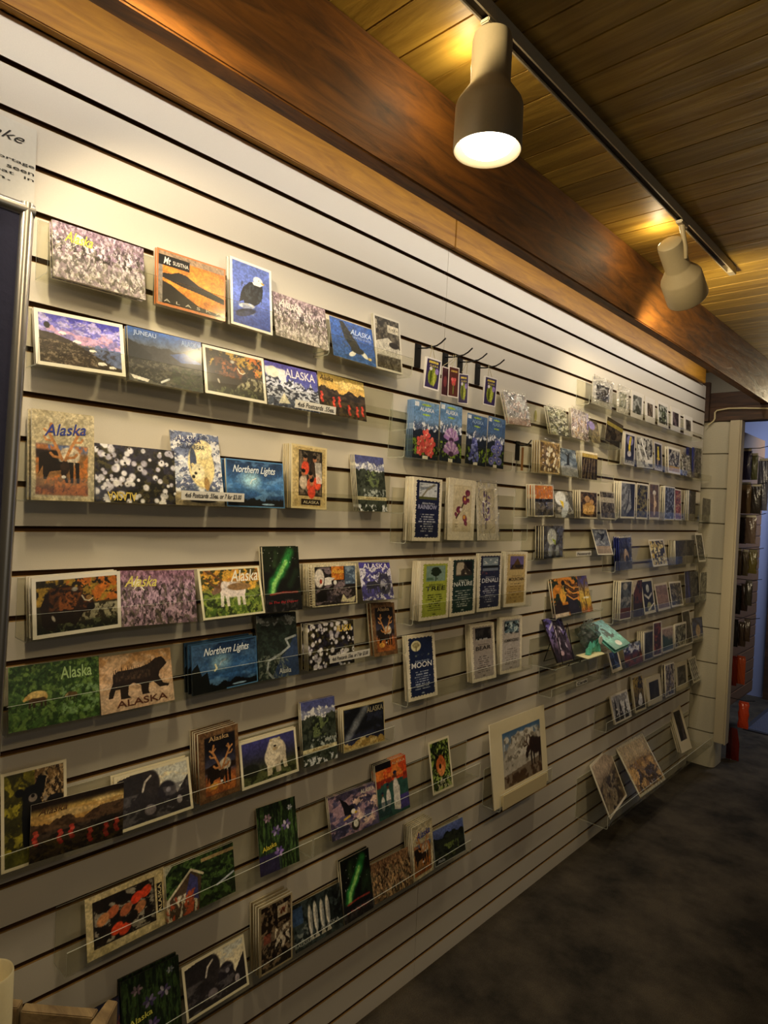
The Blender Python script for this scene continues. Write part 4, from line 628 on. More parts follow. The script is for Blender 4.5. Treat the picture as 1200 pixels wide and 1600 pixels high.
# words printed on the pictures: text, centre u, centre v, width as a share of the card, height share, colour, slant, rotation
TXT = {
 'lupine': [('Alaska', .27, .78, .3, .2, 'd8cc4a', .45, 0)], 'lupine_pale': [('Alaska', .3, .8, .42, .2, 'd9cfc8', .45, 0)], 'lupine_deep': [('Alaska', .26, .8, .42, .2, 'd8cc6a', .45, 0)],
 'susitna': [('Mt', .14, .81, .1, .13, 'f4efe6', .3, 0), ('SUSITNA', .33, .8, .22, .07, 'f0ece2', 0, 0), ('A  L  A  S  K  A', .52, .1, .84, .05, 'd8cfc4', 0, 0)],
 'eagle_fly': [('ALASKA', .7, .76, .5, .14, 'bcd0f0', .3, 0), ('UNITED STATES', .72, .63, .44, .06, 'a8bce4', 0, 0)], 'sepia': [('ALASKA', .71, .79, .36, .05, '4a3c2c', 0, 0)],
 'juneau': [('JUNEAU', .22, .9, .3, .11, 'a8bce0', 0, 0), ('ALASKA', .84, .9, .26, .11, 'a8bce0', 0, 0)], 'wintergoats': [('ALASKA', .66, .82, .58, .2, 'e8e6f4', 0, 0)], 'fireweed': [('Alaska', .17, .88, .28, .12, '2a1c10', .3, 0)], 'fireweed_dark': [('Alaska', .22, .84, .3, .12, '5a3c24', .3, 0)],
 'caribou_tan': [('Alaska', .52, .8, .68, .13, '2c3c8c', .35, 6)], 'flowers_up': [('ALASKA', .31, .11, .35, .15, 'e8cc5c', 0, 180)], 'flowers': [('ALASKA', .78, .84, .34, .15, 'e8c84c', 0, 0)],
 'polar': [('ALASKA', .36, .9, .5, .09, '202c6c', 0, 0), ('POLAR BEAR', .4, .8, .56, .06, '202848', 0, 0)], 'northern': [('Northern Lights', .48, .78, .74, .2, 'e4eef4', .4, 0)], 'northern_dark': [('Northern Lights', .52, .8, .7, .2, 'e4eef4', .4, 0)],
 'native_tan': [('ALASKA', .55, .105, .44, .045, 'e6d9b4', 0, 0)], 'native_side': [('ALASKA', .92, .5, .3, .13, 'd6c694', 0, 90)], 'river_dark': [('Alaska', .64, .1, .3, .08, 'c9cfd2', .1, 0)],
 'river_day': [('Alaska', .5, .23, .5, .03, '8c6c2c', 0, 0)], 'caribou_white': [('Alaska', .72, .82, .46, .24, 'f4f0e2', .35, 0)], 'aurora': [('In The Big Dipper', .5, .14, .8, .045, 'c8343c', .2, 0)],
 'jigsaw': [('Alaska', .56, .83, .28, .1, 'f4c04c', 0, 0)], 'wolf': [('ALASKA', .52, .9, .8, .14, 'f0eef8', 0, 0)], 'greenbears': [('Alaska', .73, .8, .36, .2, 'a8c888', 0, 0)], 'forestbear': [('ALASKA', .55, .12, .7, .12, '5a2e1c', 0, 0)],
 'caribou_night': [('Alaska', .5, .88, .5, .07, 'c8a878', 0, 0)], 'aurora_wide': [('ALASKA', .76, .86, .4, .13, 'a09878', 0, 0)], 'iris': [('Alaska', .26, .38, .36, .07, 'e0d048', .1, 8)], 'iris_dark': [('Alaska', .3, .42, .4, .08, 'c8c858', .1, 8)],
 'eagledog': [('ALASKA', .82, .88, .3, .1, 'e0dccc', 0, 0)], 'fisher': [('ALASKA', .74, .93, .44, .05, 'f0dca8', 0, 0)], 'fish': [('ALASKA', .2, .12, .3, .08, '9ca09c', 0, 0), ('ALASKA', .72, .24, .4, .08, '8c908c', 0, 0)],
 'darkhill': [('Alaska', .2, .1, .22, .08, 'a8acb0', .2, 0)], 'collage': [('ALASKA', .7, .84, .24, .035, '8c2c1c', 0, 0)],
 'seedpink': [('ALASKA', .52, .86, .56, .07, 'eef2f8', 0, 0)], 'seedpurple': [('ALASKA', .52, .86, .56, .07, 'eef2f8', 0, 0)], 'seedblue': [('ALASKA', .52, .86, .56, .07, '9ab4d8', 0, 0)], 'seedviolet': [('ALASKA', .52, .86, .56, .07, '9ab4d8', 0, 0)],
 'rainbow': [('Advice from a', .52, .6, .44, .035, 'd8dce8', .2, 0), ('RAINBOW', .5, .54, .66, .07, 'a8acd0', .05, 0)], 'tree': [('Advice from a', .52, .6, .48, .035, '2c3414', .2, 0), ('TREE', .52, .535, .66, .075, '1c240c', .05, 0)],
 'nature': [('Advice from', .5, .6, .38, .035, 'd0d8d0', .2, 0), ('NATURE', .5, .54, .72, .075, 'dfe6df', .05, 0)], 'denali': [('Advice from', .5, .59, .4, .03, 'b8bcd0', .2, 0), ('DENALI', .5, .53, .68, .075, 'dfe2ee', .05, 0)],
 'mountain': [('Advice from a', .52, .56, .44, .025, '6c5420', .2, 0), ('MOUNTAIN', .52, .5, .68, .06, '4c3414', .05, 0)], 'moon': [('Advice from the', .52, .59, .5, .035, 'a8b8d8', .2, 0), ('MOON', .5, .53, .7, .085, 'f0f2f8', .05, 0)],
 'bearadv': [('Advice from a', .5, .64, .44, .03, '3c3430', .2, 0), ('BEAR', .5, .575, .62, .07, '201a18', .05, 0)], 'humming': [('HUMMINGBIRD', .5, .58, .68, .055, '3c3830', .05, 0)],
 'bananawoman': [('ALASKA', .5, .1, .8, .1, 'e8e8f0', 0, 0)], 'bananafig': [('ALASKA', .5, .1, .8, .09, 'e0dce4', 0, 0)], 'tagviolet': [('ALASKA', .52, .76, .56, .07, 'e8d868', 0, 0)],
}
# ---------------------------------------------------------------- printed cards
ORDER = '''
('c1', 'lupine', 'r1', 0.0480, -1.0286, 1.7755, 0.1579, 0.1009, 0.196, -0.037, 0.000, 2, 0.0143, 'pale lupine field postcard, first from the left in the topmost long rack'),
('c2', 'susitna', 'r1', 0.0480, -0.8536, 1.7767, 0.1428, 0.1095, 0.112, -0.082, -0.017, 3, 0.0124, 'orange sunset postcard of a black mountain headed by a dark name band'),
('c3', 'eagle_perch', 'r1', 0.0480, -0.7122, 1.7768, 0.1035, 0.1474, 0.155, -0.027, -0.025, 3, 0.0094, 'upright postcard of a bald eagle perched against plain blue, in the topmost rack'),
('c4', 'lupine_pale', 'r1', 0.0480, -0.5735, 1.7781, 0.1498, 0.1067, 0.263, -0.043, -0.035, 1, 0.0000, 'lupine field postcard right beside the upright blue eagle postcard'),
('c5', 'eagle_fly', 'r1b', 0.0480, -0.4066, 1.7692, 0.1413, 0.1038, 0.269, -0.040, -0.027, 1, 0.0000, 'blue postcard of an eagle swooping with wings raised, in the short top rack'),
('c6', 'sepia', 'r1b', 0.0480, -0.2817, 1.7673, 0.1000, 0.1457, 0.147, -0.019, 0.000, 2, 0.0068, 'narrow upright sepia collage postcard at the right end of the short top rack'),
('c7', 'goats', 'r2', 0.0480, -1.0548, 1.6271, 0.1462, 0.0994, 0.225, -0.084, 0.022, 2, 0.0089, 'white bordered postcard of mountain goats under purple mountains'),
('c8', 'juneau', 'r2', 0.0480, -0.8975, 1.6258, 0.1488, 0.1042, 0.192, -0.042, -0.003, 2, 0.0077, 'glossy harbour postcard reflecting a golden lamp, beside the mountain goats postcard'),
('c9', 'bison', 'r2', 0.0480, -0.7418, 1.6268, 0.1458, 0.1050, 0.247, -0.051, -0.017, 1, 0.0000, 'small white bordered musk ox postcard in the second rack down'),
('c10', 'wintergoats', 'r2', 0.0480, -0.5880, 1.6264, 0.1465, 0.1027, 0.255, -0.041, -0.012, 1, 0.0000, 'violet postcard of snowy peaks with ALASKA across its top, left of the price strip'),
('c11', 'fireweed', 'r2', 0.0480, -0.4356, 1.6281, 0.1475, 0.1030, 0.234, -0.045, -0.035, 1, 0.0000, 'golden sky postcard of red fireweed on dark hills, right end of the second rack'),
('c12', 'caribou_tan', 'r3', 0.0480, -1.0778, 1.4016, 0.1014, 0.1520, 0.091, -0.013, 0.004, 2, 0.0181, 'large upright tan postcard of a grazing caribou with blue script above its antlers'),
('c13', 'flowers_up', 'r3', 0.0480, -0.9465, 1.4017, 0.1523, 0.1069, 0.191, -0.031, -0.004, 2, 0.0054, 'white blossoms postcard standing upside down with its yellow title inverted'),
('c14', 'polar', 'r3', 0.0505, -0.8166, 1.4016, 0.1109, 0.1510, 0.252, 0.021, -0.004, 2, 0.0025, 'upright postcard of a cream polar bear on a blue and white icy ground'),
('c15', 'northern', 'r3', 0.0480, -0.6801, 1.4016, 0.1495, 0.1015, 0.150, -0.006, -0.002, 2, 0.0167, 'blue night sky postcard with white northern lights script, right of the polar bear'),
('c16', 'native_tan', 'r3', 0.0480, -0.5340, 1.4025, 0.1083, 0.1474, 0.082, 0.005, -0.020, 5, 0.0300, 'upright tan postcard with people in red robes, front of its thick stack'),
('c17', 'river_day', 'r3', 0.0480, -0.3189, 1.4014, 0.1064, 0.1447, 0.174, -0.002, 0.000, 4, 0.0162, 'narrow upright snowy range postcard standing alone at the right end of its rack'),
('c18', 'bison_big', 'r4', 0.0480, -1.0428, 1.1716, 0.1501, 0.1023, 0.068, 0.011, 0.035, 3, 0.0300, 'large white bordered card of a brown musk ox, left end of the fourth rack'),
('c19', 'lupine_deep', 'r4', 0.0480, -0.8903, 1.1716, 0.1537, 0.1041, 0.261, -0.002, -0.034, 1, 0.0000, 'pink lupine field postcard between the big musk ox card and the white caribou postcard'),
('c20', 'caribou_white', 'r4', 0.0480, -0.7225, 1.1697, 0.1535, 0.1054, 0.295, -0.004, 0.009, 1, 0.0000, 'white bordered postcard of a pale caribou standing in green and orange brush'),
('c21', 'aurora', 'r4', 0.0480, -0.5926, 1.1691, 0.1033, 0.1466, 0.177, 0.004, -0.001, 2, 0.0118, 'tall black postcard with a green aurora ribbon and red lettering in the fourth rack'),
('c22', 'jigsaw', 'r4', 0.0480, -0.4356, 1.1695, 0.1476, 0.0995, 0.120, -0.005, -0.007, 4, 0.0300, 'spiral bound landscape card book with a jigsaw piece on its cover'),
('c23', 'wolf', 'r4', 0.0480, -0.2819, 1.1710, 0.1156, 0.0992, 0.288, -0.015, -0.035, 1, 0.0000, 'violet and white wolves postcard at the right end of the fourth rack'),
('c24', 'greenbears', 'r5', 0.0480, -1.0746, 1.0195, 0.1502, 0.1049, 0.172, 0.042, -0.018, 1, 0.0000, 'green meadow postcard with a blond bear and a cub'),
('c25', 'forestbear', 'r5', 0.0480, -0.9265, 1.0184, 0.1433, 0.1021, 0.261, 0.009, 0.003, 1, 0.0000, 'tan postcard with a walking bear silhouette made of forest'),
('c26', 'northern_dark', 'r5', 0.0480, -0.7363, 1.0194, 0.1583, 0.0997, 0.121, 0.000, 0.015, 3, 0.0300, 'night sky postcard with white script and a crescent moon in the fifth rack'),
('c27', 'river_dark', 'r5', 0.0480, -0.5974, 1.0194, 0.1124, 0.1438, 0.193, -0.002, -0.021, 2, 0.0048, 'tall dark postcard of a winding river valley with a small white title at its foot'),
('c28', 'flowers', 'r5', 0.0480, -0.4373, 1.0192, 0.1512, 0.1075, 0.125, 0.005, -0.014, 4, 0.0211, 'white blossoms postcard standing upright behind a price strip'),
('c29', 'caribou_night', 'r5', 0.0480, -0.2431, 1.0198, 0.0916, 0.1382, 0.203, -0.004, -0.035, 2, 0.0117, 'narrow upright caribou postcard under a dark sky at the right end of the fifth rack'),
('c30', 'blackbear', 'r6', 0.0470, -1.0989, 0.7882, 0.1041, 0.1577, 0.167, 0.000, -0.008, 1, 0.0000, 'large card of a black bear standing upright against yellow moss'),
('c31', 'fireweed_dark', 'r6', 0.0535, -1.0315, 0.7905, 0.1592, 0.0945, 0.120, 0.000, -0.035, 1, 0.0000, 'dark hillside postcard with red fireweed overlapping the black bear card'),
('c32', 'bearcubs', 'r6', 0.0480, -0.8801, 0.7880, 0.1541, 0.1007, 0.282, -0.006, 0.003, 2, 0.0108, 'white bordered postcard of dark bears with pale sky, in the sixth rack'),
('c33', 'caribou_night', 'r6', 0.0480, -0.7400, 0.7894, 0.0960, 0.1441, 0.085, -0.007, 0.035, 4, 0.0298, 'brown bordered upright caribou postcard, front of a thick stack in the sixth rack'),
('c34', 'whitebear', 'r6', 0.0480, -0.6071, 0.7879, 0.1586, 0.1006, 0.210, 0.012, -0.002, 2, 0.0073, 'white bordered postcard of a pale bear walking forward under deep blue'),
('c35', 'river_day', 'r6', 0.0480, -0.4598, 0.7890, 0.1087, 0.1497, 0.181, -0.000, -0.024, 2, 0.0071, 'upright postcard of snowy peaks mirrored in a lake, beside the pale bear'),
('c36', 'aurora_wide', 'r6', 0.0480, -0.3087, 0.7904, 0.1543, 0.1066, 0.139, 0.010, -0.035, 3, 0.0165, 'landscape night postcard with a grey aurora band over golden hills'),
('c37', 'iris', 'r7b', 0.0480, -0.5700, 0.5729, 0.1114, 0.1447, 0.251, -0.010, -0.035, 1, 0.0000, 'upright purple iris postcard standing alone in the middle of the seventh rack'),
('c38', 'eagledog', 'r7b', 0.0480, -0.3249, 0.5740, 0.1687, 0.1027, 0.284, -0.006, -0.035, 2, 0.0064, 'violet cloud postcard of an eagle with pale lettering top right'),
('c39', 'fisher', 'r7b', 0.0480, -0.1760, 0.5714, 0.1232, 0.1442, 0.193, -0.015, 0.007, 3, 0.0143, 'upright postcard with a fisherman in pale waders under an orange sky'),
('c40', 'redfox', 'r7c', 0.0480, 0.0398, 0.5716, 0.1009, 0.1506, 0.199, 0.006, -0.011, 1, 0.0000, 'small white bordered upright card with an orange face in green leaves'),
('c41', 'native_side', 'r7', 0.0480, -0.9273, 0.5721, 0.1580, 0.1062, 0.222, 0.045, -0.014, 1, 0.0000, 'tan bordered postcard of people in red robes turned on its side'),
('c42', 'cabin', 'r7', 0.0505, -0.7718, 0.5735, 0.1622, 0.1005, 0.223, 0.043, -0.031, 2, 0.0051, 'dark green postcard with a log cabin roof beside the sideways tan postcard'),
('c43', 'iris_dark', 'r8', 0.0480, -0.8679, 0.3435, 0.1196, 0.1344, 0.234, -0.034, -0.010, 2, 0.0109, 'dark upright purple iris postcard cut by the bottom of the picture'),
('c44', 'bearcubs', 'r8', 0.0480, -0.7202, 0.3429, 0.1536, 0.1036, 0.290, 0.014, 0.000, 1, 0.0000, 'cream bordered postcard of dark bears in the lowest rack'),
('c45', 'collage', 'r8', 0.0480, -0.5699, 0.3431, 0.0950, 0.1523, 0.079, -0.012, 0.004, 4, 0.0300, 'upright brown photo collage postcard, front of a thick stack in the lowest rack'),
('c46', 'fish', 'r8', 0.0480, -0.4344, 0.3457, 0.1594, 0.1024, 0.278, 0.021, -0.035, 1, 0.0000, 'dark postcard of white hanging fish in the lowest rack'),
('c47', 'aurora', 'r8', 0.0480, -0.2993, 0.3430, 0.1053, 0.1534, 0.195, 0.003, 0.002, 2, 0.0096, 'upright black postcard with a green aurora ribbon in the lowest rack'),
('c48', 'lupine_sepia', 'r8', 0.0480, -0.1620, 0.3457, 0.1614, 0.0980, 0.297, 0.013, -0.035, 1, 0.0000, 'brownish lupine postcard between the low green aurora card and a tan caribou card'),
('c49', 'caribou_tan', 'r8', 0.0480, -0.0351, 0.3445, 0.0906, 0.1537, 0.084, -0.012, 0.035, 5, 0.0291, 'small upright tan caribou postcard, front of a thick stack in the lowest rack'),
('c50', 'darkhill', 'r8', 0.0480, 0.0955, 0.3457, 0.1580, 0.1021, 0.213, 0.014, -0.035, 1, 0.0000, 'dark mountain postcard with blue sky at the right end of the lowest rack'),
('c51', 'nightcard', 'r8', 0.0505, -0.9725, 0.3443, 0.0796, 0.1160, 0.279, 0.012, -0.035, 1, 0.0000, 'dark blue card in the bottom left corner behind the wooden crate rail'),
('s1', 'seedpink', 's1', 0.0480, -0.1217, 1.5527, 0.1097, 0.1596, 0.020, -0.017, -0.002, 6, 0.0232, 'blue seed packet with large coral pink flowers, leftmost in its rack'),
('s2', 'seedpurple', 's1', 0.0480, -0.0051, 1.5536, 0.1020, 0.1681, 0.049, -0.027, -0.020, 1, 0.0000, 'blue seed packet with lilac petals beside the coral flower packet'),
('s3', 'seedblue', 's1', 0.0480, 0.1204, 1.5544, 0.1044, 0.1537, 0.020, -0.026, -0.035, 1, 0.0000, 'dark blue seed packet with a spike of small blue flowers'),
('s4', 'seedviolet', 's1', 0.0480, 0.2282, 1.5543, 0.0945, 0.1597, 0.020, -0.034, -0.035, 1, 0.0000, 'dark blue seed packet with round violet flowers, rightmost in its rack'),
('a1', 'rainbow', 'a1', 0.0480, -0.0993, 1.3232, 0.1273, 0.1775, 0.020, 0.002, -0.012, 6, 0.0300, 'tall navy verse card about a rainbow at the front of a thick cream stack'),
('a2', 'orchid', 'a1', 0.0480, 0.0639, 1.3238, 0.1325, 0.1839, 0.020, -0.004, -0.020, 2, 0.0119, 'cream verse card with a stem of maroon orchids'),
('a3', 'sprig', 'a1', 0.0480, 0.2128, 1.3225, 0.1201, 0.1831, 0.098, -0.002, 0.001, 1, 0.0000, 'cellophane wrapped cream card with a violet sprig'),
('a4', 'tree', 'a2', 0.0480, -0.0481, 1.0962, 0.1371, 0.1678, 0.020, -0.003, -0.013, 6, 0.0300, 'tall lime green verse card about a tree'),
('a5', 'nature', 'a2', 0.0480, 0.0906, 1.0956, 0.1319, 0.1762, 0.020, 0.003, -0.004, 2, 0.0062, 'tall dark green verse card about nature'),
('a6', 'denali', 'a2', 0.0480, 0.2342, 1.0963, 0.1361, 0.1837, 0.020, 0.005, -0.014, 2, 0.0073, 'tall slate blue verse card about a northern peak'),
('a7', 'mountain', 'a2', 0.0480, 0.3903, 1.0972, 0.1417, 0.1839, 0.020, 0.005, -0.026, 3, 0.0150, 'tall gold verse card about a mountain with a violet picture'),
('a8', 'moon', 'a3', 0.0480, -0.0768, 0.8721, 0.1309, 0.1803, 0.157, 0.006, -0.026, 4, 0.0119, 'tall navy verse card about the moon under a cream disc'),
('a9', 'bearadv', 'a3', 0.0480, 0.2305, 0.8722, 0.1357, 0.1789, 0.129, 0.000, -0.026, 4, 0.0172, 'tall grey verse card about a bear with a dark picture'),
('a10', 'humming', 'a3', 0.0480, 0.3874, 0.8728, 0.1370, 0.1867, 0.063, -0.002, -0.035, 3, 0.0125, 'tall pale grey verse card about a hummingbird'),
('p1', 'moose', 'm1', 0.0600, 0.4877, 0.4286, 0.3695, 0.2755, 0.131, 0.011, -0.012, 1, 0.0000, 'large cream matted print of a moose before a snowy peak'),
('b1', 'foilpink', 'b1', 0.0480, 0.3714, 1.7070, 0.1436, 0.1102, 0.256, 0.004, 0.047, 2, 0.0086, 'cellophane wrapped pale card with pink foot, left end of its small rack'),
('b2', 'olive', 'b1', 0.0480, 0.6539, 1.7038, 0.1421, 0.1042, 0.241, -0.004, 0.001, 2, 0.0077, 'cellophane wrapped olive mountain card standing alone beside two shiny flecks'),
('b3', 'crowd', 'b1', 0.0480, 0.8099, 1.7066, 0.1362, 0.1119, 0.102, -0.027, -0.042, 2, 0.0079, 'cellophane wrapped card with a crowd of small orange and lilac figures'),
('b4', 'meadow', 'b1', 0.0480, 0.9526, 1.7052, 0.0782, 0.0981, 0.255, -0.026, -0.037, 1, 0.0000, 'small leaning meadow card with a lilac patch at its top'),
('b5', 'darkfield', 'b1', 0.0480, 1.1084, 1.7157, 0.1356, 0.1031, 0.038, -0.092, -0.178, 1, 0.0000, 'tilted dark card with a yellow stripe near its top'),
('g1', 'tanflowers', 'b2', 0.0480, 0.5850, 1.5593, 0.1448, 0.1143, 0.040, -0.008, 0.004, 4, 0.0292, 'tan wrapped card dotted with white blossoms, front of a stack'),
('g2', 'whale', 'b2', 0.0480, 0.7442, 1.5593, 0.1295, 0.1067, 0.196, -0.016, -0.005, 2, 0.0052, 'blue grey card with a whale tail beside the blossom card'),
('g3', 'branches', 'b2', 0.0480, 0.9040, 1.5591, 0.1342, 0.1071, 0.029, -0.009, -0.001, 4, 0.0214, 'dark card of bare branches under a yellow top, front of a stack'),
('d1', 'orangetop', 'b3', 0.0480, 0.5619, 1.4040, 0.1364, 0.1145, 0.051, -0.002, 0.028, 4, 0.0300, 'card with an orange upper half over black, front of a stack'),
('d2', 'eaglehead', 'b3', 0.0480, 0.7178, 1.4024, 0.1458, 0.1007, 0.155, -0.012, 0.005, 1, 0.0000, 'small card of a white eagle head with a yellow beak beside the orange card'),
('d3', 'tanfolk', 'b3', 0.0480, 0.9159, 1.4022, 0.1547, 0.1109, 0.043, -0.002, 0.002, 4, 0.0268, 'small brown card of two figures in tan furs, front of a stack'),
('d4', 'icegrey', 'b3', 0.0480, 1.1003, 1.4031, 0.1423, 0.1171, 0.115, -0.012, -0.014, 1, 0.0000, 'small grey brown card with a pale band, right end of its rack'),
('e1', 'eagletall', 'b4', 0.0480, 0.6436, 1.2531, 0.1445, 0.1168, 0.047, 0.003, 0.010, 4, 0.0300, 'upright eagle head card with a lime beak at the front of a stack'),
('e2', 'tailcard', 'b4', 0.0480, 1.0926, 1.2535, 0.1513, 0.1157, 0.330, 0.003, -0.015, 1, 0.0000, 'tilted small card of a whale tail above a beige foot'),
('f1', 'trail', 'f1', 0.0450, 0.7996, 1.0254, 0.2124, 0.1450, 0.198, -0.000, 0.012, 2, 0.0105, 'orange and black card of hillside stripes with a dark foot'),
('f2', 'goldtall', 'f1', 0.0450, 0.9594, 1.0246, 0.0952, 0.1475, 0.268, 0.000, -0.011, 1, 0.0000, 'narrow gold card under a violet sky beside the orange striped card'),
('h1', 'matdark', 'h1', 0.0480, 0.9844, 1.8575, 0.1706, 0.1061, 0.020, -0.047, -0.035, 1, 0.0000, 'tilted grey matted print with a black picture, left end of the high right rack'),
('h2', 'matlight', 'h1', 0.0480, 1.1881, 1.8564, 0.1064, 0.1105, 0.045, -0.062, -0.035, 1, 0.0000, 'white matted print with pale foliage beside the tilted black print'),
('h3', 'matgrey', 'h1', 0.0480, 1.3431, 1.8567, 0.1229, 0.1176, 0.027, -0.054, -0.035, 1, 0.0000, 'white matted print with tall grey trees in the high right rack'),
('h4', 'matbrown', 'h1', 0.0480, 1.5022, 1.8564, 0.1088, 0.1182, 0.075, -0.046, -0.035, 1, 0.0000, 'white matted print with a small brown picture in the high right rack'),
('h5', 'matgreen', 'h1', 0.0480, 1.6694, 1.8568, 0.1301, 0.1205, 0.078, -0.034, -0.035, 1, 0.0000, 'white matted print with green black trees in the high right rack'),
('h6', 'matplum', 'h1', 0.0480, 1.8414, 1.8566, 0.1221, 0.1176, 0.058, -0.042, -0.035, 1, 0.0000, 'white matted print with a plum dark picture in the high right rack'),
('h7', 'matsmall', 'h1', 0.0480, 2.0347, 1.8564, 0.1246, 0.1033, 0.071, -0.038, -0.030, 1, 0.0000, 'white matted print at the right end of the high right rack'),
('i1', 'bananawoman', 'i1', 0.0480, 1.2871, 1.6433, 0.1079, 0.1394, 0.020, -0.012, -0.014, 4, 0.0171, 'narrow navy card with a yellow dancer under a lilac disc'),
('i2', 'silver', 'i1', 0.0480, 1.4705, 1.6450, 0.1874, 0.1405, 0.060, -0.012, 0.026, 1, 0.0000, 'silvery card with diagonal white streaks between the two yellow dancer cards'),
('i3', 'bananafig', 'i1', 0.0480, 1.6402, 1.6442, 0.0961, 0.1362, 0.091, -0.019, -0.035, 1, 0.0000, 'narrow dark card with a slim yellow figure, right of the silvery card'),
('i4', 'horsegold', 'i1', 0.0480, 1.8555, 1.6430, 0.1707, 0.1310, 0.058, -0.010, -0.006, 2, 0.0124, 'white bordered card of dark shapes over a golden foot'),
('i5', 'whitefizz', 'i1', 0.0480, 2.0512, 1.6426, 0.1268, 0.1147, 0.132, -0.016, -0.001, 1, 0.0000, 'small black and white speckled card before the blue card'),
('i7', 'blueshiny', 'i1', 0.0480, 2.2032, 1.6450, 0.1449, 0.1617, 0.020, 0.001, 0.035, 2, 0.0300, 'shiny dark card with a deep blue side, right end of the yellow dancers rack'),
('j1', 'greyfall', 'j1', 0.0480, 1.2994, 1.4095, 0.1579, 0.1609, 0.020, -0.001, 0.010, 4, 0.0300, 'grey waterfall card leaning at the front of a white edged stack'),
('j2', 'olivefall', 'j1', 0.0480, 1.4599, 1.4089, 0.1367, 0.1628, 0.020, -0.004, -0.002, 1, 0.0000, 'dark olive card between the grey waterfall card and the pale figure card'),
('j3', 'palefigure', 'j1', 0.0480, 1.6161, 1.4092, 0.1319, 0.1767, 0.049, -0.004, 0.006, 1, 0.0000, 'white bordered card of a pale figure on brown'),
('j4', 'bluedark', 'j1', 0.0480, 1.8151, 1.4090, 0.1392, 0.1678, 0.020, -0.001, -0.003, 3, 0.0186, 'dark blue grey card left of the red bordered card'),
('j5', 'redcard', 'j1', 0.0480, 1.9499, 1.4100, 0.0963, 0.1606, 0.076, -0.009, -0.026, 1, 0.0000, 'narrow brick red patterned card in the third right rack'),
('j6', 'greytilt', 'j1', 0.0480, 2.1516, 1.4108, 0.1144, 0.1599, 0.020, -0.007, -0.035, 3, 0.0197, 'slim grey brown card leaning right in the third right rack'),
('j7', 'greyend', 'j1', 0.0480, 2.4037, 1.4109, 0.1477, 0.1280, 0.020, -0.014, -0.029, 1, 0.0000, 'empty looking grey card overhanging the right end of the third right rack'),
('k1', 'bluewoman', 'k1', 0.0480, 1.3141, 1.1822, 0.1381, 0.1466, 0.087, 0.006, 0.025, 3, 0.0201, 'tall royal blue card with a pale swirl'),
('k2', 'goldgrid', 'k1', 0.0480, 1.7346, 1.1817, 0.1976, 0.1326, 0.226, -0.002, 0.012, 1, 0.0000, 'white bordered gold and black mosaic card leaning alone'),
('k3', 'darkpair', 'k1', 0.0480, 2.0918, 1.1806, 0.3056, 0.1231, 0.054, 0.005, 0.001, 5, 0.0300, 'dark card behind a row of cream edges in the fourth right rack'),
('k4', 'narrowgrey', 'k1', 0.0480, 2.3799, 1.1806, 0.1261, 0.1616, 0.185, -0.000, -0.002, 1, 0.0000, 'narrow tall grey card at the right end of the fourth right rack'),
('l1', 'moonwolf', 'l1', 0.0480, 1.3302, 0.9578, 0.1275, 0.1723, 0.020, 0.006, -0.016, 4, 0.0300, 'dark card with a pale moon and red foot before a fan of cream cards'),
('l2', 'redwolf', 'l1', 0.0480, 1.4757, 0.9582, 0.1098, 0.1659, 0.068, 0.003, -0.026, 1, 0.0000, 'slim dark red brown card right of the pale moon card'),
('l3', 'penguin', 'l1', 0.0480, 1.6301, 0.9569, 0.1456, 0.1661, 0.172, 0.000, 0.002, 1, 0.0000, 'white bordered black card with a pale diamond and arc'),
('l4', 'pinksky', 'l1', 0.0480, 1.8206, 0.9568, 0.1725, 0.1345, 0.205, 0.001, 0.001, 1, 0.0000, 'white bordered dusty pink card in the fifth right rack'),
('l5', 'darkleaf', 'l1', 0.0480, 2.0112, 0.9589, 0.1750, 0.1302, 0.181, 0.001, -0.024, 1, 0.0000, 'white bordered black foliage card right of the dusty pink card'),
('l6', 'bluefold', 'l1', 0.0480, 2.2448, 0.9608, 0.2292, 0.1696, 0.093, 0.006, -0.035, 1, 0.0000, 'card with deep blue folds on its left in the fifth right rack'),
('l7', 'greypale', 'l1', 0.0505, 2.4270, 0.9593, 0.1469, 0.1580, 0.020, 0.004, -0.034, 1, 0.0000, 'pale grey green card at the right end of the fifth right rack'),
('m1', 'smallframe', 'q1', 0.0480, 1.2755, 0.7341, 0.1102, 0.0993, 0.301, 0.008, 0.011, 1, 0.0000, 'small white bordered navy card hanging lower than its neighbours'),
('m2', 'bluered', 'q1', 0.0480, 1.4655, 0.7340, 0.2053, 0.0996, 0.184, 0.011, 0.004, 1, 0.0000, 'landscape card of blue mountains over red ground'),
('m3', 'darkplain', 'q1', 0.0505, 1.6267, 0.7341, 0.1200, 0.1369, 0.044, 0.005, -0.009, 4, 0.0300, 'plain dark card with a white left edge in the sixth right rack'),
('m4', 'redtall', 'q1', 0.0480, 1.7545, 0.7353, 0.1100, 0.1665, 0.067, 0.004, -0.032, 1, 0.0000, 'slim tall red brown card in the sixth right rack'),
('m5', 'tealhill', 'q1', 0.0480, 1.9029, 0.7348, 0.1671, 0.1266, 0.093, 0.010, -0.015, 1, 0.0000, 'white bordered card of a teal hill under pink sky'),
('m6', 'darktrees', 'q1', 0.0480, 2.0904, 0.7345, 0.1831, 0.1263, 0.061, 0.008, -0.010, 2, 0.0049, 'white bordered card of dark trees in the sixth right rack'),
('m7', 'darkback', 'q1', 0.0505, 2.2232, 0.7337, 0.1268, 0.1833, 0.168, 0.003, 0.003, 1, 0.0000, 'taller dark card rising behind the dark trees card'),
('m8', 'bluearch', 'q1', 0.0480, 2.3978, 0.7372, 0.2098, 0.1235, 0.126, 0.002, -0.035, 1, 0.0000, 'blue card with a pale arch at the right end of the sixth right rack'),
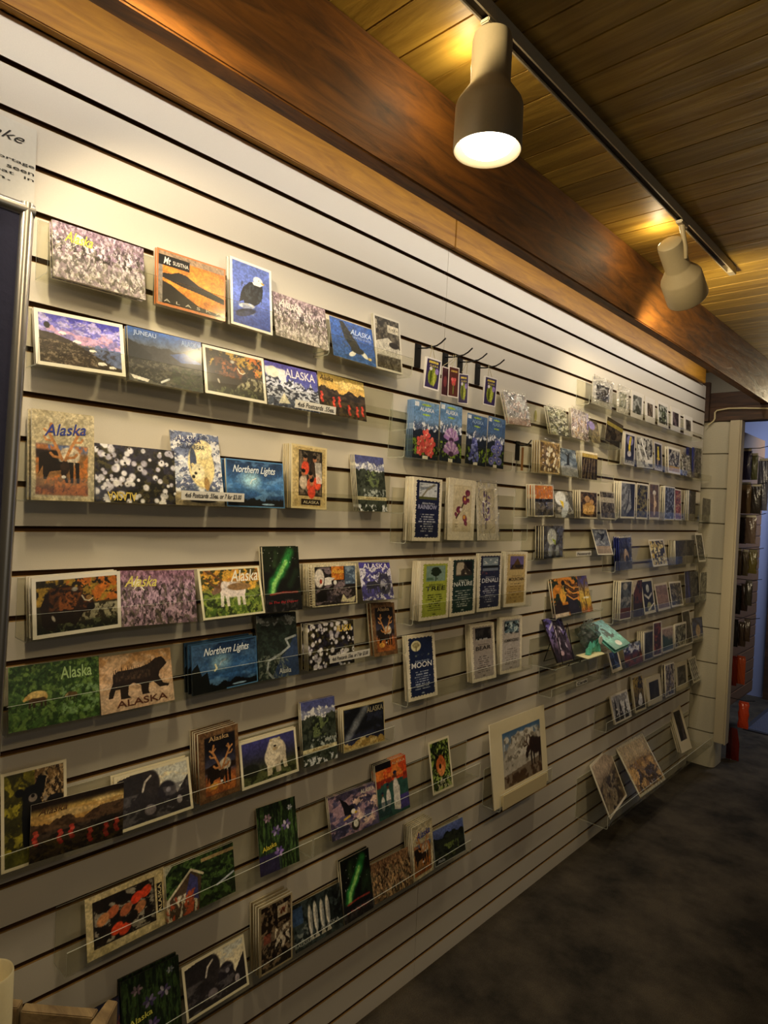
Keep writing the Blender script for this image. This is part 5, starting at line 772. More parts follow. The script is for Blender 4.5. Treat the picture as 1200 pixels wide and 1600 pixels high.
('n1', 'spires', 'n1', 0.0480, 1.3728, 0.4943, 0.1878, 0.1231, 0.240, 0.004, -0.008, 2, 0.0041, 'tilted white bordered card of dark spires'),
('n2', 'yellowfall', 'n1', 0.0480, 1.5754, 0.4958, 0.1329, 0.1693, 0.184, -0.005, -0.035, 2, 0.0060, 'slim card with golden top and white figure below'),
('n3', 'matblack', 'n1', 0.0480, 1.7626, 0.4958, 0.1910, 0.1327, 0.157, 0.002, -0.024, 3, 0.0093, 'cream matted card with a plain black picture in the lowest right rack'),
('n4', 'folk', 'n1', 0.0480, 1.9675, 0.4957, 0.1330, 0.1661, 0.084, 0.001, -0.032, 2, 0.0160, 'narrow violet grey card of standing figures in the lowest right rack'),
('n5', 'matdeep', 'n1', 0.0480, 2.1535, 0.4969, 0.1930, 0.1460, 0.113, 0.003, -0.035, 1, 0.0000, 'cream bordered dark card right of the card of standing figures'),
('n6', 'lattice', 'n1', 0.0480, 2.4016, 0.4940, 0.1265, 0.1391, 0.267, 0.004, 0.009, 1, 0.0000, 'narrow card with a black and white lattice leaning by the block pillar'),
('o1', 'sepiaprint', 'o1', 0.0960, 1.2505, 0.1554, 0.2903, 0.2231, 0.430, 0.161, -0.003, 1, 0.0000, 'large white framed brown landscape print leaning left on the low clear shelf'),
('o2', 'sepiashiny', 'o1', 0.1260, 1.5703, 0.1550, 0.3031, 0.2265, 0.580, -0.020, -0.000, 1, 0.0000, 'large cellophane wrapped sepia landscape print tilted on the low clear shelf'),
('o3', 'matted', 'o1', 0.0725, 2.2059, 0.1552, 0.1357, 0.2606, 0.336, -0.070, -0.003, 3, 0.0215, 'cream matted print with a dark picture at the right end of the low clear shelf'),
('t1', 'tagviolet', '-', 0.0570, -0.1212, 1.7460, 0.0598, 0.0862, -0.039, -0.117, -0.050, 2, 0.0020, 'violet bookmark tag hanging on the leftmost black hook'),
('t2', 'tagred', '-', 0.0360, -0.0330, 1.7433, 0.0331, 0.0840, -0.003, -0.004, -0.008, 1, 0.0000, 'dark red bookmark tag half hidden behind the bright red flower tag'),
('t3', 'tagfire', '-', 0.0440, -0.0027, 1.7436, 0.0462, 0.0892, -0.004, -0.091, 0.005, 1, 0.0000, 'bookmark tag with a red flower, nearest of the middle hanging group'),
('t4', 'tagviolet', '-', 0.0280, 0.0684, 1.7370, 0.0368, 0.0885, -0.021, -0.324, 0.023, 2, 0.0020, 'violet bookmark tag hanging on the third black hook'),
('t6', 'tagviolet', '-', 0.0480, 0.1794, 1.7446, 0.0586, 0.0895, -0.029, -0.122, -0.025, 2, 0.0020, 'violet bookmark tag hanging alone on the rightmost black hook'),

'''
rows = [r for r in eval('[' + ORDER + ']')]
CARDN = {'a': 'verse_card', 's': 'seed_packet', 'p': 'matted_print', 'h': 'matted_print', 'o': 'matted_print', 't': 'bookmark_tag', 'c': 'postcard'}
CATN = {'a': 'greeting card', 's': 'seed packet', 'p': 'art print', 'h': 'art print', 'o': 'art print', 't': 'bookmark', 'c': 'postcard'}
PXM = 680.0
def card_mesh(name, key, w, h, t, seed, dist, edge='e4dcc4'):
    res = min(1500 / dist, 1250) if key not in ('moose',) else 900 / dist * 1.1
    nu, nv = max(10, int(w * res)), max(10, int(h * res)); s = Art(nu, nv, w, h, seed); ARTS[key](s); detail(s, key)
    c = np.clip(s.c, 0, 1) ** 2.2
    X = (s.u - .5) * w; Z = s.v * h; n = nu * nv
    co = np.zeros((n + 8, 3), np.float32); co[:n, 0] = X.ravel(); co[:n, 2] = Z.ravel(); co[:n, 1] = 0
    co[n:] = [(x, y, z) for y in (0.00005, t) for x, z in ((-w / 2, 0), (w / 2, 0), (w / 2, h), (-w / 2, h))]
    i = np.arange((nu - 1) * (nv - 1)); r = i // (nu - 1) * nu + i % (nu - 1); q = np.stack([r, r + 1, r + nu + 1, r + nu], 1)
    sd = np.array([(0, 4, 5, 1), (1, 5, 6, 2), (2, 6, 7, 3), (3, 7, 4, 0), (4, 7, 6, 5)]) + n
    fs = np.concatenate([q, sd]); me = bpy.data.meshes.new(name); me.vertices.add(n + 8); me.vertices.foreach_set('co', co.ravel()); me.loops.add(fs.size); me.loops.foreach_set('vertex_index', fs.ravel().astype(np.int32))
    me.polygons.add(len(fs)); me.polygons.foreach_set('loop_start', np.arange(0, fs.size, 4, dtype=np.int32)); me.update(calc_edges=True); me.validate()
    at = me.color_attributes.new('Col', 'FLOAT_COLOR', 'POINT'); cc = np.ones((n + 8, 4), np.float32); cc[:n, :3] = c.reshape(-1, 3); cc[n:, :3] = np.array(lin(edge)[:3]); at.data.foreach_set('color', cc.ravel()); me.materials.append(m_card)
    return me
def frame_matrix(x, y, z, lean, yaw, roll):
    def rot(v):
        a, b, c = v; a, c = a * math.cos(lean) - c * math.sin(lean), a * math.sin(lean) + c * math.cos(lean)
        a, b = a * math.cos(yaw) - b * math.sin(yaw), a * math.sin(yaw) + b * math.cos(yaw); return Vector((a, b, c))
    cr, sr = math.cos(roll), math.sin(roll); R = rot((0, cr, sr)); U = rot((0, -sr, cr)); B = U.cross(R)
    m = Matrix((R, B, U)).transposed().to_4x4(); m.translation = Vector((x, y, z)); return m
def short_of(label):
    t = label.split(',')[0].split(' at the front')[0].split()[:9]
    while t[-1] in ('the', 'a', 'an', 'of', 'at', 'in', 'and', 'with', 'on', 'its', 'by', 'under', 'over', 'from', 'right', 'through', 'above', 'two', 'alone'): t.pop()
    return ' '.join(t)
WRAP = {'a3', 'b1', 'b2', 'b3', 'g1', 'o2', 'e1', 'k1', 'd1', 'i5', 'i7', 'h1', 'h2'}
campos = cam.matrix_world.translation
for ri, (cid, key, rk, x, y, z, w, h, lean, yw, ro, n, dt, label) in enumerate(rows):
    L = cid[0]; name = CARDN.get(L, 'greeting_card'); cat = CATN.get(L, 'greeting card')
    if cid == 'c22': name, cat = 'card_book', 'card book'
    dist = (Vector((x, y, z)) - campos).length
    step = dt / (n - 1) if n > 1 else 0; t = .0011 if n == 1 else min(.0045, max(.0008, step * .6))
    if key == 'moose' or L in 'ho': t = .004 if L != 'h' else .002
    me = card_mesh(name, key, w, h, t, ri + 3, dist, {'c26': '2c4a6c', 'c27': '8a8c84', 'c43': '1c241a', 's1': '7c9cc4', 'i7': '2a3478', 'k1': '26307c', 'k4': '7c786c', 'c51': '1c1e30'}.get(cid, 'e6dec6'))
    fm = frame_matrix(x, y, z, lean, yw, ro)
    o = bpy.data.objects.new(name, me); C.objects.link(o); o.matrix_world = fm; tag(o, label, cat)
    grp = None
    for (tx, tu, tv, tw, th, tc, sh, rt) in TXT.get(key, []):
        lt = text_mesh(tx, (tw * w if rt not in (90,) else tw * h * 1.6), (th * h if rt != 90 else .045 * w), ink(tc), shear=sh, rot=rt, bold=.012 if th * h > .008 else 0)
        lt.parent = o; lt.location = ((tu - .5) * w, -.0006, tv * h)
    if cid in WRAP:
        s = Art(36, 36, w, h, ri); d = (s.n(6, 6, 2) - .5) * .006; b = MB()
        b.add([((s.u[j, i] - .5) * (w + .006), -.0034 + d[j, i], s.v[j, i] * (h + .008)) for j in range(36) for i in range(36)], [(j * 36 + i, j * 36 + i + 1, j * 36 + i + 37, j * 36 + i + 36) for j in range(35) for i in range(35)])
        b.build('cellophane_wrapper', m_wrap, o, smooth=True)
    if cid == 'c22':
        b = MB()
        for k in range(16): b.tube([(-w / 2 + .006 * math.cos(a), t / 2 + .006 * math.sin(a), h * (.05 + .9 * k / 15)) for a in [PI / 6 * j for j in range(13)]], .0008, 5)
        b.build('spiral_binding', m_white, o, smooth=True)
    if cid == 'o3' or cid == 'p1': pass
    # the cards stacked behind the front one, each a thing
    rr = random.Random(ri)
    for k in range(1, n):
        c2 = o.copy(); C.objects.link(c2)
        for kk in ('label', 'category'): c2[kk] = o[kk]
        short = short_of(label); c2['label'] = 'edge-on card stacked directly behind the ' + short if n > 2 else 'card tucked directly behind the ' + short
        c2['group'] = 'cards behind the ' + short
        c2.matrix_world = frame_matrix(x - step * k, y + rr.uniform(-.0015, .0015), z + (.0 if k % 2 else .0), max(lean - .012 * rr.random(), .0), yw, ro)
# ---------------------------------------------------------------- clear acrylic racks hooked into the grooves
RACKS = [  # id, y0, y1, floor height, front lip, depth, back height, label
 ('r1', -1.121, -.506, 1.775, .048, .058, .1, 'long clear rack of the topmost row, holding the lupine, orange sunset and eagle postcards'),
 ('r1b', -.503, -.205, 1.767, .048, .058, .1, 'short clear rack at the right of the topmost row'),
 ('r2', -1.13, -.215, 1.6245, .042, .058, .1, 'clear rack of the second row, its right end empty'),
 ('r3', -1.14, -.212, 1.4005, .04, .058, .1, 'clear rack of the third row with a price strip below the polar bear'),
 ('r4', -1.13, -.2, 1.168, .045, .058, .1, 'clear rack of the fourth row holding the big musk ox card'),
 ('r5', -1.155, -.175, 1.0165, .05, .058, .1, 'clear rack of the fifth row holding the green meadow postcard'),
 ('r6', -1.165, -.208, .783, .042, .058, .1, 'clear rack of the sixth row from the standing black bear to the grey aurora'),
 ('r7', -1.045, -.485, .568, .045, .058, .1, 'clear rack of the seventh row holding the sideways tan postcard'),
 ('r7b', -.48, .215, .568, .045, .058, .1, 'clear rack holding the iris, the cloud eagle and the fisherman postcards'),
 ('r8', -1.02, .185, .3365, .04, .058, .1, 'lowest clear rack on the left half of the wall'),
 ('s1', -.225, .312, 1.5505, .06, .062, .13, 'clear rack of four blue seed packets'),
 ('a1', -.2, .43, 1.3195, .055, .06, .15, 'clear rack holding the rainbow and orchid verse cards'),
 ('a2', -.155, .48, 1.092, .055, .06, .15, 'clear rack holding the tree, nature and mountain verse cards'),
 ('a3', -.16, .51, .867, .05, .06, .15, 'clear rack holding the moon, bear and hummingbird verse cards'),
 ('b1', .285, 1.165, 1.7015, .03, .056, .1, 'clear rack of wrapped cards with shiny flecks, right of the bookmark tags'),
 ('b2', .43, 1.115, 1.556, .03, .056, .1, 'clear rack with the white blossom and whale tail cards'),
 ('b3', .435, 1.163, 1.3995, .03, .056, .1, 'clear rack with the orange card and the fur clad figures'),
 ('b4', .49, 1.165, 1.2495, .03, .056, .1, 'nearly empty clear rack with one eagle card stack and a small paper strip'),
 ('f1', .68, 1.08, 1.021, .012, .055, .08, 'small clear rack under the orange and gold cards'),
 ('h1', .85, 2.232, 1.85, .03, .058, .1, 'highest clear rack on the right with seven matted prints'),
 ('i1', 1.172, 2.43, 1.6395, .03, .058, .1, 'right hand clear rack with two yellow dancer cards'),
 ('j1', 1.172, 2.434, 1.406, .04, .058, .1, 'right hand clear rack from the grey waterfall to the red card'),
 ('k1', 1.172, 2.434, 1.1775, .045, .058, .1, 'right hand clear rack with the royal blue and mosaic cards'),
 ('l1', 1.178, 2.434, .954, .04, .058, .1, 'right hand clear rack with the pale moon and deep blue folds'),
 ('q1', 1.174, 2.434, .7305, .04, .058, .1, 'right hand clear rack below the teal packets'),
 ('n1', 1.167, 2.434, .4905, .04, .058, .1, 'lowest right hand clear rack, holding the tilted dark spires card'),
 ('m1', .325, .67, .4235, .055, .072, .12, 'clear bracket rack carrying the moose print'),
 ('o1', 1.03, 2.42, .152, .05, .142, .16, 'deep clear shelf near the carpet with three large prints'),
 ('t1', .585, 1.15, .8625, .004, .115, .09, 'deep clear tray with the purple tile and teal packets'),
 ('e1', .665, 1.09, .735, .03, .058, .1, 'empty clear rack with a small paper strip below the purple tile'),
]
STRIP = {'r2': [(-.598, -.475, 1.637, .018, '4x6 Postcards .55ea.')], 'r3': [(-.866, -.722, 1.421, .018, '4x6 Postcards .55ea. or 7 for $3.00')], 'r5': [(-.457, -.32, 1.041, .018, '4x6 Postcards .55ea. or 7 for $3.00')],
         'b4': [(.806, .935, 1.265, .018, 'Notecards')], 'e1': [(.86, .955, .752, .018, 'Cards')]}
for rid, y0, y1, zf, lip, dep, bk, label in RACKS:
    t = .0022; z0 = zf - t
    root = empty('acrylic_rack', (0, (y0 + y1) / 2, zf), label, 'display rack'); off = Vector((0, (y0 + y1) / 2, zf))
    def place(o): o.parent = root; o.location = -off; return o
    q = []
    rc = .008; cz = z0 + rc; cx = dep - rc
    outer = [(.0006, z0)] + [(cx + rc * math.sin(a), cz - rc * math.cos(a)) for a in [PI / 8 * j for j in range(5)]] + [(dep, zf + lip)]
    inner = [(dep - t, zf + lip)] + [(cx + (rc - t) * math.sin(a), cz - (rc - t) * math.cos(a)) for a in [PI / 8 * j for j in range(4, -1, -1)]] + [(.0006 + t, zf)]
    if rid in ('c43',): pass
    prof = outer + inner + [(.0006 + t, zf + bk), (.0006, zf + bk)]
    n = len(prof); b = MB(); mis = [0] * n; mis[len(outer) - 1] = 1; mis[n - 2] = 1
    b.extr(prof, y0, y1, mi=1, mis=mis); place(b.build('trough', [m_clear, m_edge]))
    # the top hook, turned into the nearest groove
    g = Z1 - round((Z1 - (zf + bk)) / P) * P; g = g if g < zf + bk else g - P
    b = MB(); b.box(-.0035, .0006, (y0 + y1) / 2 - .04, (y0 + y1) / 2 + .04, g - .001, g + .001); place(b.build('hook_tab', m_clear))
    for (s0, s1, sz, shh, tx) in STRIP.get(rid, []):
        b = MB(); b.box(dep + .0008, dep + .0016, s0, s1, sz - shh / 2, sz + shh / 2); st = place(b.build('price_strip', m_paper))
        lt = text_mesh(tx, (s1 - s0) * .9, shh * .62, m_ink, shear=.2, bold=.02); lt.parent = st
        lt.matrix_local = frame_matrix(dep + .0022, (s0 + s1) / 2, sz, 0, 0, 0)
# ---------------------------------------------------------------- bookmark hooks and tags
def hook(y, zb, ln, label):
    r = empty('display_hook', (0, y, zb), label, 'display hook')
    b = MB(); b.box(.0005, .004, -.013, .013, -.055, .012); b.box(-.0035, .0005, -.013, .013, .004, .0065); b.build('back_plate', m_black, r, bevel=.001)
    b = MB(); b.tube([(.002, 0, 0), (ln * .35, 0, -.004), (ln * .7, 0, -.002), (ln * .85, 0, .004), (ln, 0, .014)], .0022, 8); b.build('prong', m_black, r, smooth=True)
    return r
hook(-.1205, 1.868, .1, 'black slatwall hook, leftmost of the four carrying bookmark tags')
hook(.006, 1.868, .1, 'black slatwall hook with the red flower bookmark tags')
hook(.08, 1.868, .1, 'black slatwall hook crowded against the hook of the red tags on its right')
hook(.1745, 1.868, .1, 'black slatwall hook, rightmost of the four carrying bookmark tags')
hook(.435, 1.65, .055, 'short black hook low beside the blossom card rack')
def strings(y, x, z, hy):
    b = MB()
    for s in (-1, 1): b.tube([(x, y + s * .012, z), (x * .96, hy + s * .004, 1.868 - .012), (x * .9, hy, 1.8712)], .0008, 5)
    return b
for (x, y, hy) in ((.057, -.1212, -.1205), (.036, -.033, .006), (.044, -.0027, .006), (.028, .0684, .08), (.048, .1794, .1745)):
    tgt = [o for o in bpy.data.objects if o.name.startswith('bookmark_tag') and abs(o.matrix_world.translation.y - y) < .002 and abs(o.matrix_world.translation.x - x) < .002][0]
    o = strings(y, x, 1.829, hy).build('string', m_string, smooth=True); o.parent = tgt; o.matrix_parent_inverse = tgt.matrix_world.inverted()
b = MB(); b.box(.022, .0228, .428, .442, 1.56, 1.64); tag(b.build('hang_card', plain('brown_hang_card', '8a6030', .5)), 'narrow brown card with a white edge hanging on the short low hook', 'card')
# ---------------------------------------------------------------- things on the clear tray
fm = frame_matrix(.088, .712, .8655, .45, -.03, 0)
def A_tile(s):
    s.grad('2a1c28', '4a3848', '6c5c8c', '6c60b0', '5c54b0'); s.poly([(.2, .2), (.42, .9), (.6, .95), (.9, .4), (.8, .1)], '5c4c60'); s.line([(.15, .75), (.5, .93), (.8, .7)], .025, 'c8c4e4'); s.line([(.5, .9), (.4, .3)], .04, 'b8acc4'); s.line([(.6, .8), (.75, .3)], .03, 'a89cb8'); s.noise('1c141c', 8, 9, .58, .12, .8); s.ell(.4, .18, .1, .06, 'a88c94')
ARTS['tile'] = A_tile
me = card_mesh('picture_tile', 'tile', .128, .165, .007, 77, 2.5, '1c1418'); o = bpy.data.objects.new('picture_tile', me); C.objects.link(o); o.matrix_world = fm; tag(o, 'thick purple picture tile of pale horses, leaning back on a black wire easel', 'picture tile'); o.location.z += .007
e = empty('wire_easel', (.088, .712, .863), 'black wire easel under the purple tile on the clear tray', 'easel')
b = MB()
for s in (-1, 1): b.tube([(-.03, s * .045, .14), (.006, s * .045, .0045), (.03, s * .045, .0035), (.033, s * .045, .012)], .0018, 6)
b.tube([(.006, -.045, .0045), (.006, .045, .0045)], .0018, 6); b.build('front_frame', m_black, e, smooth=True)
b = MB(); b.tube([(-.03, -.045, .13), (-.062, -.06, .0035), (-.062, .06, .0035), (-.03, .045, .13)], .0018, 6); b.build('rear_strut', m_black, e, smooth=True)
e = empty('glass_ornament', (.055, .955, .866), 'clear ice like glass ornament on a teal wave base beside the purple tile', 'ornament')
bmx = bmesh.new(); bmesh.ops.create_icosphere(bmx, subdivisions=4, radius=.055); rs = random.Random(3)
for v in bmx.verts:
    p = v.co.normalized(); k = .82 + .16 * math.sin(p.x * 9 + 1) * math.cos(p.z * 7) + .1 * math.sin(p.y * 13 + p.z * 11); v.co = Vector((p.x * .04 * k, p.y * .062 * k, p.z * .062 * k + .072))
me = bpy.data.meshes.new('glass_body'); bmx.to_mesh(me); bmx.free(); me.polygons.foreach_set('use_smooth', [True] * len(me.polygons))
me.materials.append(clear('smoky_glass', 'c8d0cc', .8, .08, wavy=.5, opaque=.2, edge='8c9490')); o = bpy.data.objects.new('glass_body', me); C.objects.link(o); o.parent = e
m_teal = plain('teal_glass', '5cb4a0', .25); b = MB()
for k in range(9): a = k * .7; b.tube([(.012 * math.cos(a) + .012, -.05 + k * .0125, .0), (.022 + .008 * math.sin(a), -.05 + k * .0125, .02 + .02 * abs(math.sin(k * 1.3))), (.028, -.056 + k * .0135, .03 + .022 * abs(math.sin(k * 1.3)))], [.011, .008, .002], 8)
b.build('wave_base', m_teal, e, smooth=True)
b = MB(); b.lathe([(0, 0), (.016, 0), (.016, .002), (0, .002)], Matrix.Translation((.036, .03, .05)) @ Matrix.Rotation(PI / 2, 4, 'Y'), 20); b.build('round_tag', m_paper, e)
b = MB(); b.prism([(.05, .86), (.112, .84), (.112, .99), (.06, 1.03)], .8632, .8646); tag(b.build('price_card', plain('cream_card', 'dcd4a8', .6)), 'flat cream card with pale red print under the glass ornament', 'card')
def A_teal(s): s.fill('6cc4b4'); s.grad('4c8c80', '7cccc0', '8cc8d0', '7cb4c4'); s.noise('4a5a58', 7, 7, .5, .1, s.inb(.25, .35, .75, .85)); s.ell(.5, .16, .16, .1, 'e8ece4')
ARTS['tealpack'] = A_teal
for k in range(2):
    me = card_mesh('teal_packet', 'tealpack', .19, .15, .004, 78 + k, 2.6, '6ab8ac'); o = bpy.data.objects.new('teal_packet', me); C.objects.link(o); o.matrix_world = frame_matrix(.135 - k * .002, 1.11 - k * .004, .882 - k * .012, 1.0 if k == 0 else .98, .09, 0)
    tag(o, ['upper teal packet with grey emblem and white oval, right end of the clear tray', 'lower teal packet beneath the one with the white oval'][k], 'packet')
# shiny flecks stuck beside the olive card
for k, (y, z) in enumerate(((.545, 1.765), (.635, 1.745))):
    b = MB(); b.lathe([(0, 0), (.011, .0004), (.012, .0012), (0, .002)], Matrix.Translation((.0012, y, z)) @ Matrix.Rotation(PI / 2, 4, 'Y') @ Matrix.Diagonal((1.7, .8, 1, 1)), 20)
    tag(b.build('foil_sticker', plain('gold_foil', 'd8d48c', .15, .6), smooth=True), ['upper oval yellow foil sticker on the slatwall left of the olive card', 'lower oval foil sticker touching the left edge of the olive card'][k], 'sticker')
# moose print: mount board in front of its foot
b = MB(); b.box(.0735, .0755, .335, .625, .4265, .476); tag(b.build('mount_board', plain('cream_board', 'cfbf94', .7), bevel=.0006), 'low cream board standing in front of the foot of the moose print', 'board')
# ---------------------------------------------------------------- track and lamps
tr = empty('lighting_track', (.520, -.9, ZC), 'white ceiling lighting track running along the cedar boards', 'light track')
b = MB(); b.extr([(-.011, -.027), (-.0075, -.027), (-.0075, -.009), (.0075, -.009), (.0075, -.027), (.011, -.027), (.011, -.0005), (-.011, -.0005)], -.9, 1.80); b.build('rail', m_white, tr)
b = MB(); b.box(-.0073, .0073, -.9, 1.74, -.022, -.0095); b.build('conductor_slot', m_slot, tr)
b = MB(); b.box(-.0108, .0108, 1.8005, 1.84, -.0275, -.001); b.build('end_cap', m_post, tr, bevel=.001)
def lamp(y, tilt, label, power, spot=150, blend=.6):
    """tilt: direction the mouth points to"""
    k = .7793; x0 = .520; z0 = ZC - .027
    r = empty('track_lamp', (x0, y, z0), label, 'track lamp'); d = Vector(tilt).normalized()
    b = MB(); b.box(-.0095, .0095, -.027, .027, -.009, .0); b.build('track_adapter', m_white, r, bevel=.002)
    top = Vector((0, 0, -.0125)) if d.z < -.98 else Vector((-.032, -.008, -.05)); R = d.to_track_quat('-Z', 'Y').to_matrix().to_4x4(); R.translation = top
    if d.z >= -.98:
        b = MB(); b.tube([(0, 0, -.008), (.003, .002, -.03), (.008, .016, -.07), (.005, .031, -.094)], [.009, .007, .006, .005], 12); b.build('swivel_arm', m_lamp, r, smooth=True)
    prof = [(.0, 0), (.034, -.001), (.043, -.008), (.0455, -.02), (.0455, -.115), (.048, -.122), (.073, -.158), (.0765, -.168), (.078, -.262), (.0755, -.266), (.0725, -.262), (.0705, -.2), (.044, -.15), (.0, -.14)]
    b = MB(); b.lathe([(a_ * k, c_ * k) for a_, c_ in prof], R, 56); b.build('housing', m_lamp, r, smooth=True)
    b = MB(); b.lathe([(a_ * k, c_ * k) for a_, c_ in [(.0, -.275), (.02, -.274), (.04, -.268), (.056, -.258), (.063, -.246), (.06, -.225), (.035, -.18), (0, -.17)]], R, 48); b.build('bulb', m_bulb, r, smooth=True)
    p = Vector((x0, y, z0)) + top + d * .283 * k
    light('lamp_beam', 'SPOT', p, p + d, power, WARM, spot_size=math.radians(spot), spot_blend=blend, shadow_soft_size=.03)
    light('ceiling_fill_glow', 'POINT', (x0 - .085, y + .04, ZC - .045), (.2, y, 2.6), .6, WARM, shadow_soft_size=.008)  # added point light beside the housing, brightens the ceiling boards
    return r
lamp(-.561, (0, 0, -1), 'nearest cream step cylinder track lamp, pointing down with its bulb glaring', 13, 170, .3)
lamp(.421, (.02, .82, -.57), 'farther cream track lamp turned away from the camera on a swivel arm', 26, 168, .5)
lamp(-1.35, (-.35, .68, -.64), 'cream track lamp beyond the top of the picture aimed along the wall', 17, 108, .4)
lamp(-1.68, (-.12, .1, -.99), 'cream track lamp at the near end of the track, beyond the picture', 8, 170, .4)
# ---------------------------------------------------------------- framed board and notice at the left edge
fr = empty('framed_board', (.125, -1.165, 1.845), 'aluminium framed dark blue felt board at the left edge of the picture', 'framed board', rot=(math.radians(-1.2), 0, 0))
W, H = .62, 1.15
def rail(pts_a, pts_b, name):
    b = MB(); b.tube([pts_a, pts_b], .0105, 16); return b.build(name, m_alu, fr, smooth=True)
rail((0, -.011, -H), (0, -.011, .0), 'frame_side'); rail((0, -W, -H), (0, -W, 0), 'frame_side'); rail((0, -W, -.01), (0, -.001, -.01), 'frame_top'); rail((0, -W, -H + .01), (0, -.001, -H + .01), 'frame_bottom')
b = MB(); b.box(-.006, .003, -W + .008, -.02, -H + .02, -.02); b.build('felt_panel', m_navy, fr)
for yy in (-.08, -.5):
    b = MB(); b.box(-.123, -.0065, yy - .01, yy + .01, -.2, -.19); b.build('wall_bracket', m_black, fr)
nt = MB(); nt.box(.002, .0032, -1.42, -1.128, 1.86, 2.0215)
nt = nt.build('paper_notice', m_paper, bevel=.0003); tag(nt, 'laminated white notice with script heading, above the dark blue framed board', 'notice')
for tx, y0, y1, z, hh, sh, sk in (('Portage Lake', -1.33, -1.146, 1.993, .02, .5, 0), ('icebergs  hundreds  of  Portage', -1.4, -1.13, 1.957, .007, 0, 0), ('Glacier  found  can  be  seen', -1.4, -1.13, 1.946, .007, 0, 0), ('across,  ten  bergs  float  in', -1.4, -1.13, 1.935, .007, 0, 0), ('the  lake  depth.', -1.4, -1.165, 1.924, .007, 0, 0)):
    lt = text_mesh(tx, y1 - y0, hh, m_ink, shear=sh, bold=.0 if hh > .01 else .01); lt.parent = nt; lt.matrix_local = frame_matrix(.0038, (y0 + y1) / 2, z, 0, 0, 0)
# ---------------------------------------------------------------- bottom left corner: side table, crate, cup
tb = empty('side_table', (.33, -1.3, 0), 'low wooden side table under the crate at the bottom left corner', 'table')
b = MB(); b.box(-.17, .2, -.3, .19, .455, .48); b.build('table_top', m_crate, tb, bevel=.003)
for sx in (-.14, .17):
    for sy in (-.27, .16): b = MB(); b.box(sx - .018, sx + .018, sy - .018, sy + .018, 0, .455); b.build('leg', m_crate, tb, bevel=.003)
cr = empty('wooden_crate', (.2, -1.12, .48), 'weathered wooden crate in the bottom left corner beside the cream cup', 'crate')
def prs(poly, z0, z1, name, par, m=None):
    b = MB(); b.prism([(x - .2, y + 1.12) for x, y in poly], z0 - .48, z1 - .48); return b.build(name, m or m_crate, par, bevel=.0015)
prs([(.147, -1.147), (.133, -1.136), (.221, -1.06), (.234, -1.074)], .481, .62, 'side_board', cr)
prs([(.245, -1.086), (.213, -1.042), (.227, -1.032), (.36, -1.166), (.346, -1.18)], .481, .62, 'side_board', cr)
prs([(.122, -1.165), (.108, -1.152), (.127, -1.137), (.141, -1.149)], .4805, .622, 'corner_post', cr)
prs([(.142, -1.1525), (.2285, -1.0795), (.335, -1.182), (.25, -1.262)], .4805, .49, 'bottom_board', cr)
prs([(.142, -1.155), (.25, -1.262), (.262, -1.252), (.153, -1.146)], .491, .6, 'side_board', cr)
b = MB(); b.prism([(.165, -1.165), (.2, -1.134), (.255, -1.19), (.22, -1.22)], .491, .6); tag(b.build('paper_pad', m_paper, bevel=.001), 'white pad of paper standing inside the wooden crate', 'paper pad')
b = MB(); b.lathe([(0, .0), (.0285, .0), (.0295, .003), (.0295, .258), (.0285, .2605), (.0272, .258), (.0268, .01), (0, .01)], Matrix.Translation((.219, -1.213, .491)), 40)
tag(b.build('cup', plain('cream_plastic', 'd4c8a0', .45), smooth=True), 'tall cream plastic cup at the bottom left edge of the picture', 'cup')
# ---------------------------------------------------------------- beyond the block column
b = MB(); b.box(-.02, .08, 2.66, 3.5, .25, 1.98)
for k in range(22): b.box(.08, .083, 2.66, 3.5, .26 + k * P, .26 + k * P + .064)
struct(b.build('wall_right', plain('brown_slat_panel', '6a4c2c', .6)))
PK = [(0.143, 2.8, 1.67, 0.057, 0.174, '34304c'), (0.176, 2.83, 1.672, 0.045, 0.147, '5c5c3c'), (0.13, 2.86, 1.467, 0.069, 0.178, '7c6444'), (0.204, 2.8, 1.468, 0.056, 0.163, '2c2620'), (0.229, 2.83, 1.489, 0.059, 0.298, '4c4c58'),
      (0.12, 2.86, 1.282, 0.058, 0.162, '3a2c28'), (0.184, 2.8, 1.288, 0.06, 0.158, '5c4c40'), (0.113, 2.83, 1.088, 0.05, 0.152, '4a3c2c'), (0.149, 2.86, 1.088, 0.039, 0.145, '5c503c'), (0.204, 2.8, 1.11, 0.051, 0.13, '4c4420'), (0.122, 2.83, 0.853, 0.047, 0.163, '241e1a'), (0.154, 2.86, 0.874, 0.043, 0.151, '3a2c24'), (0.191, 2.8, 0.916, 0.041, 0.137, '2c2820'),
      (0.117, 2.83, 0.653, 0.047, 0.154, '2a2420'), (0.154, 2.86, 0.656, 0.042, 0.135, '4a3c30'), (0.193, 2.8, 0.701, 0.037, 0.121, '34281e'), (0.12, 2.83, 0.415, 0.051, 0.167, '8c2c14'), (0.156, 2.86, 0.426, 0.054, 0.158, 'a84a24'), (0.199, 2.8, 0.179, 0.063, 0.147, 'b03c1c'), (0.17, 2.72, .002, 0.069, 0.189, '5c1c14')]
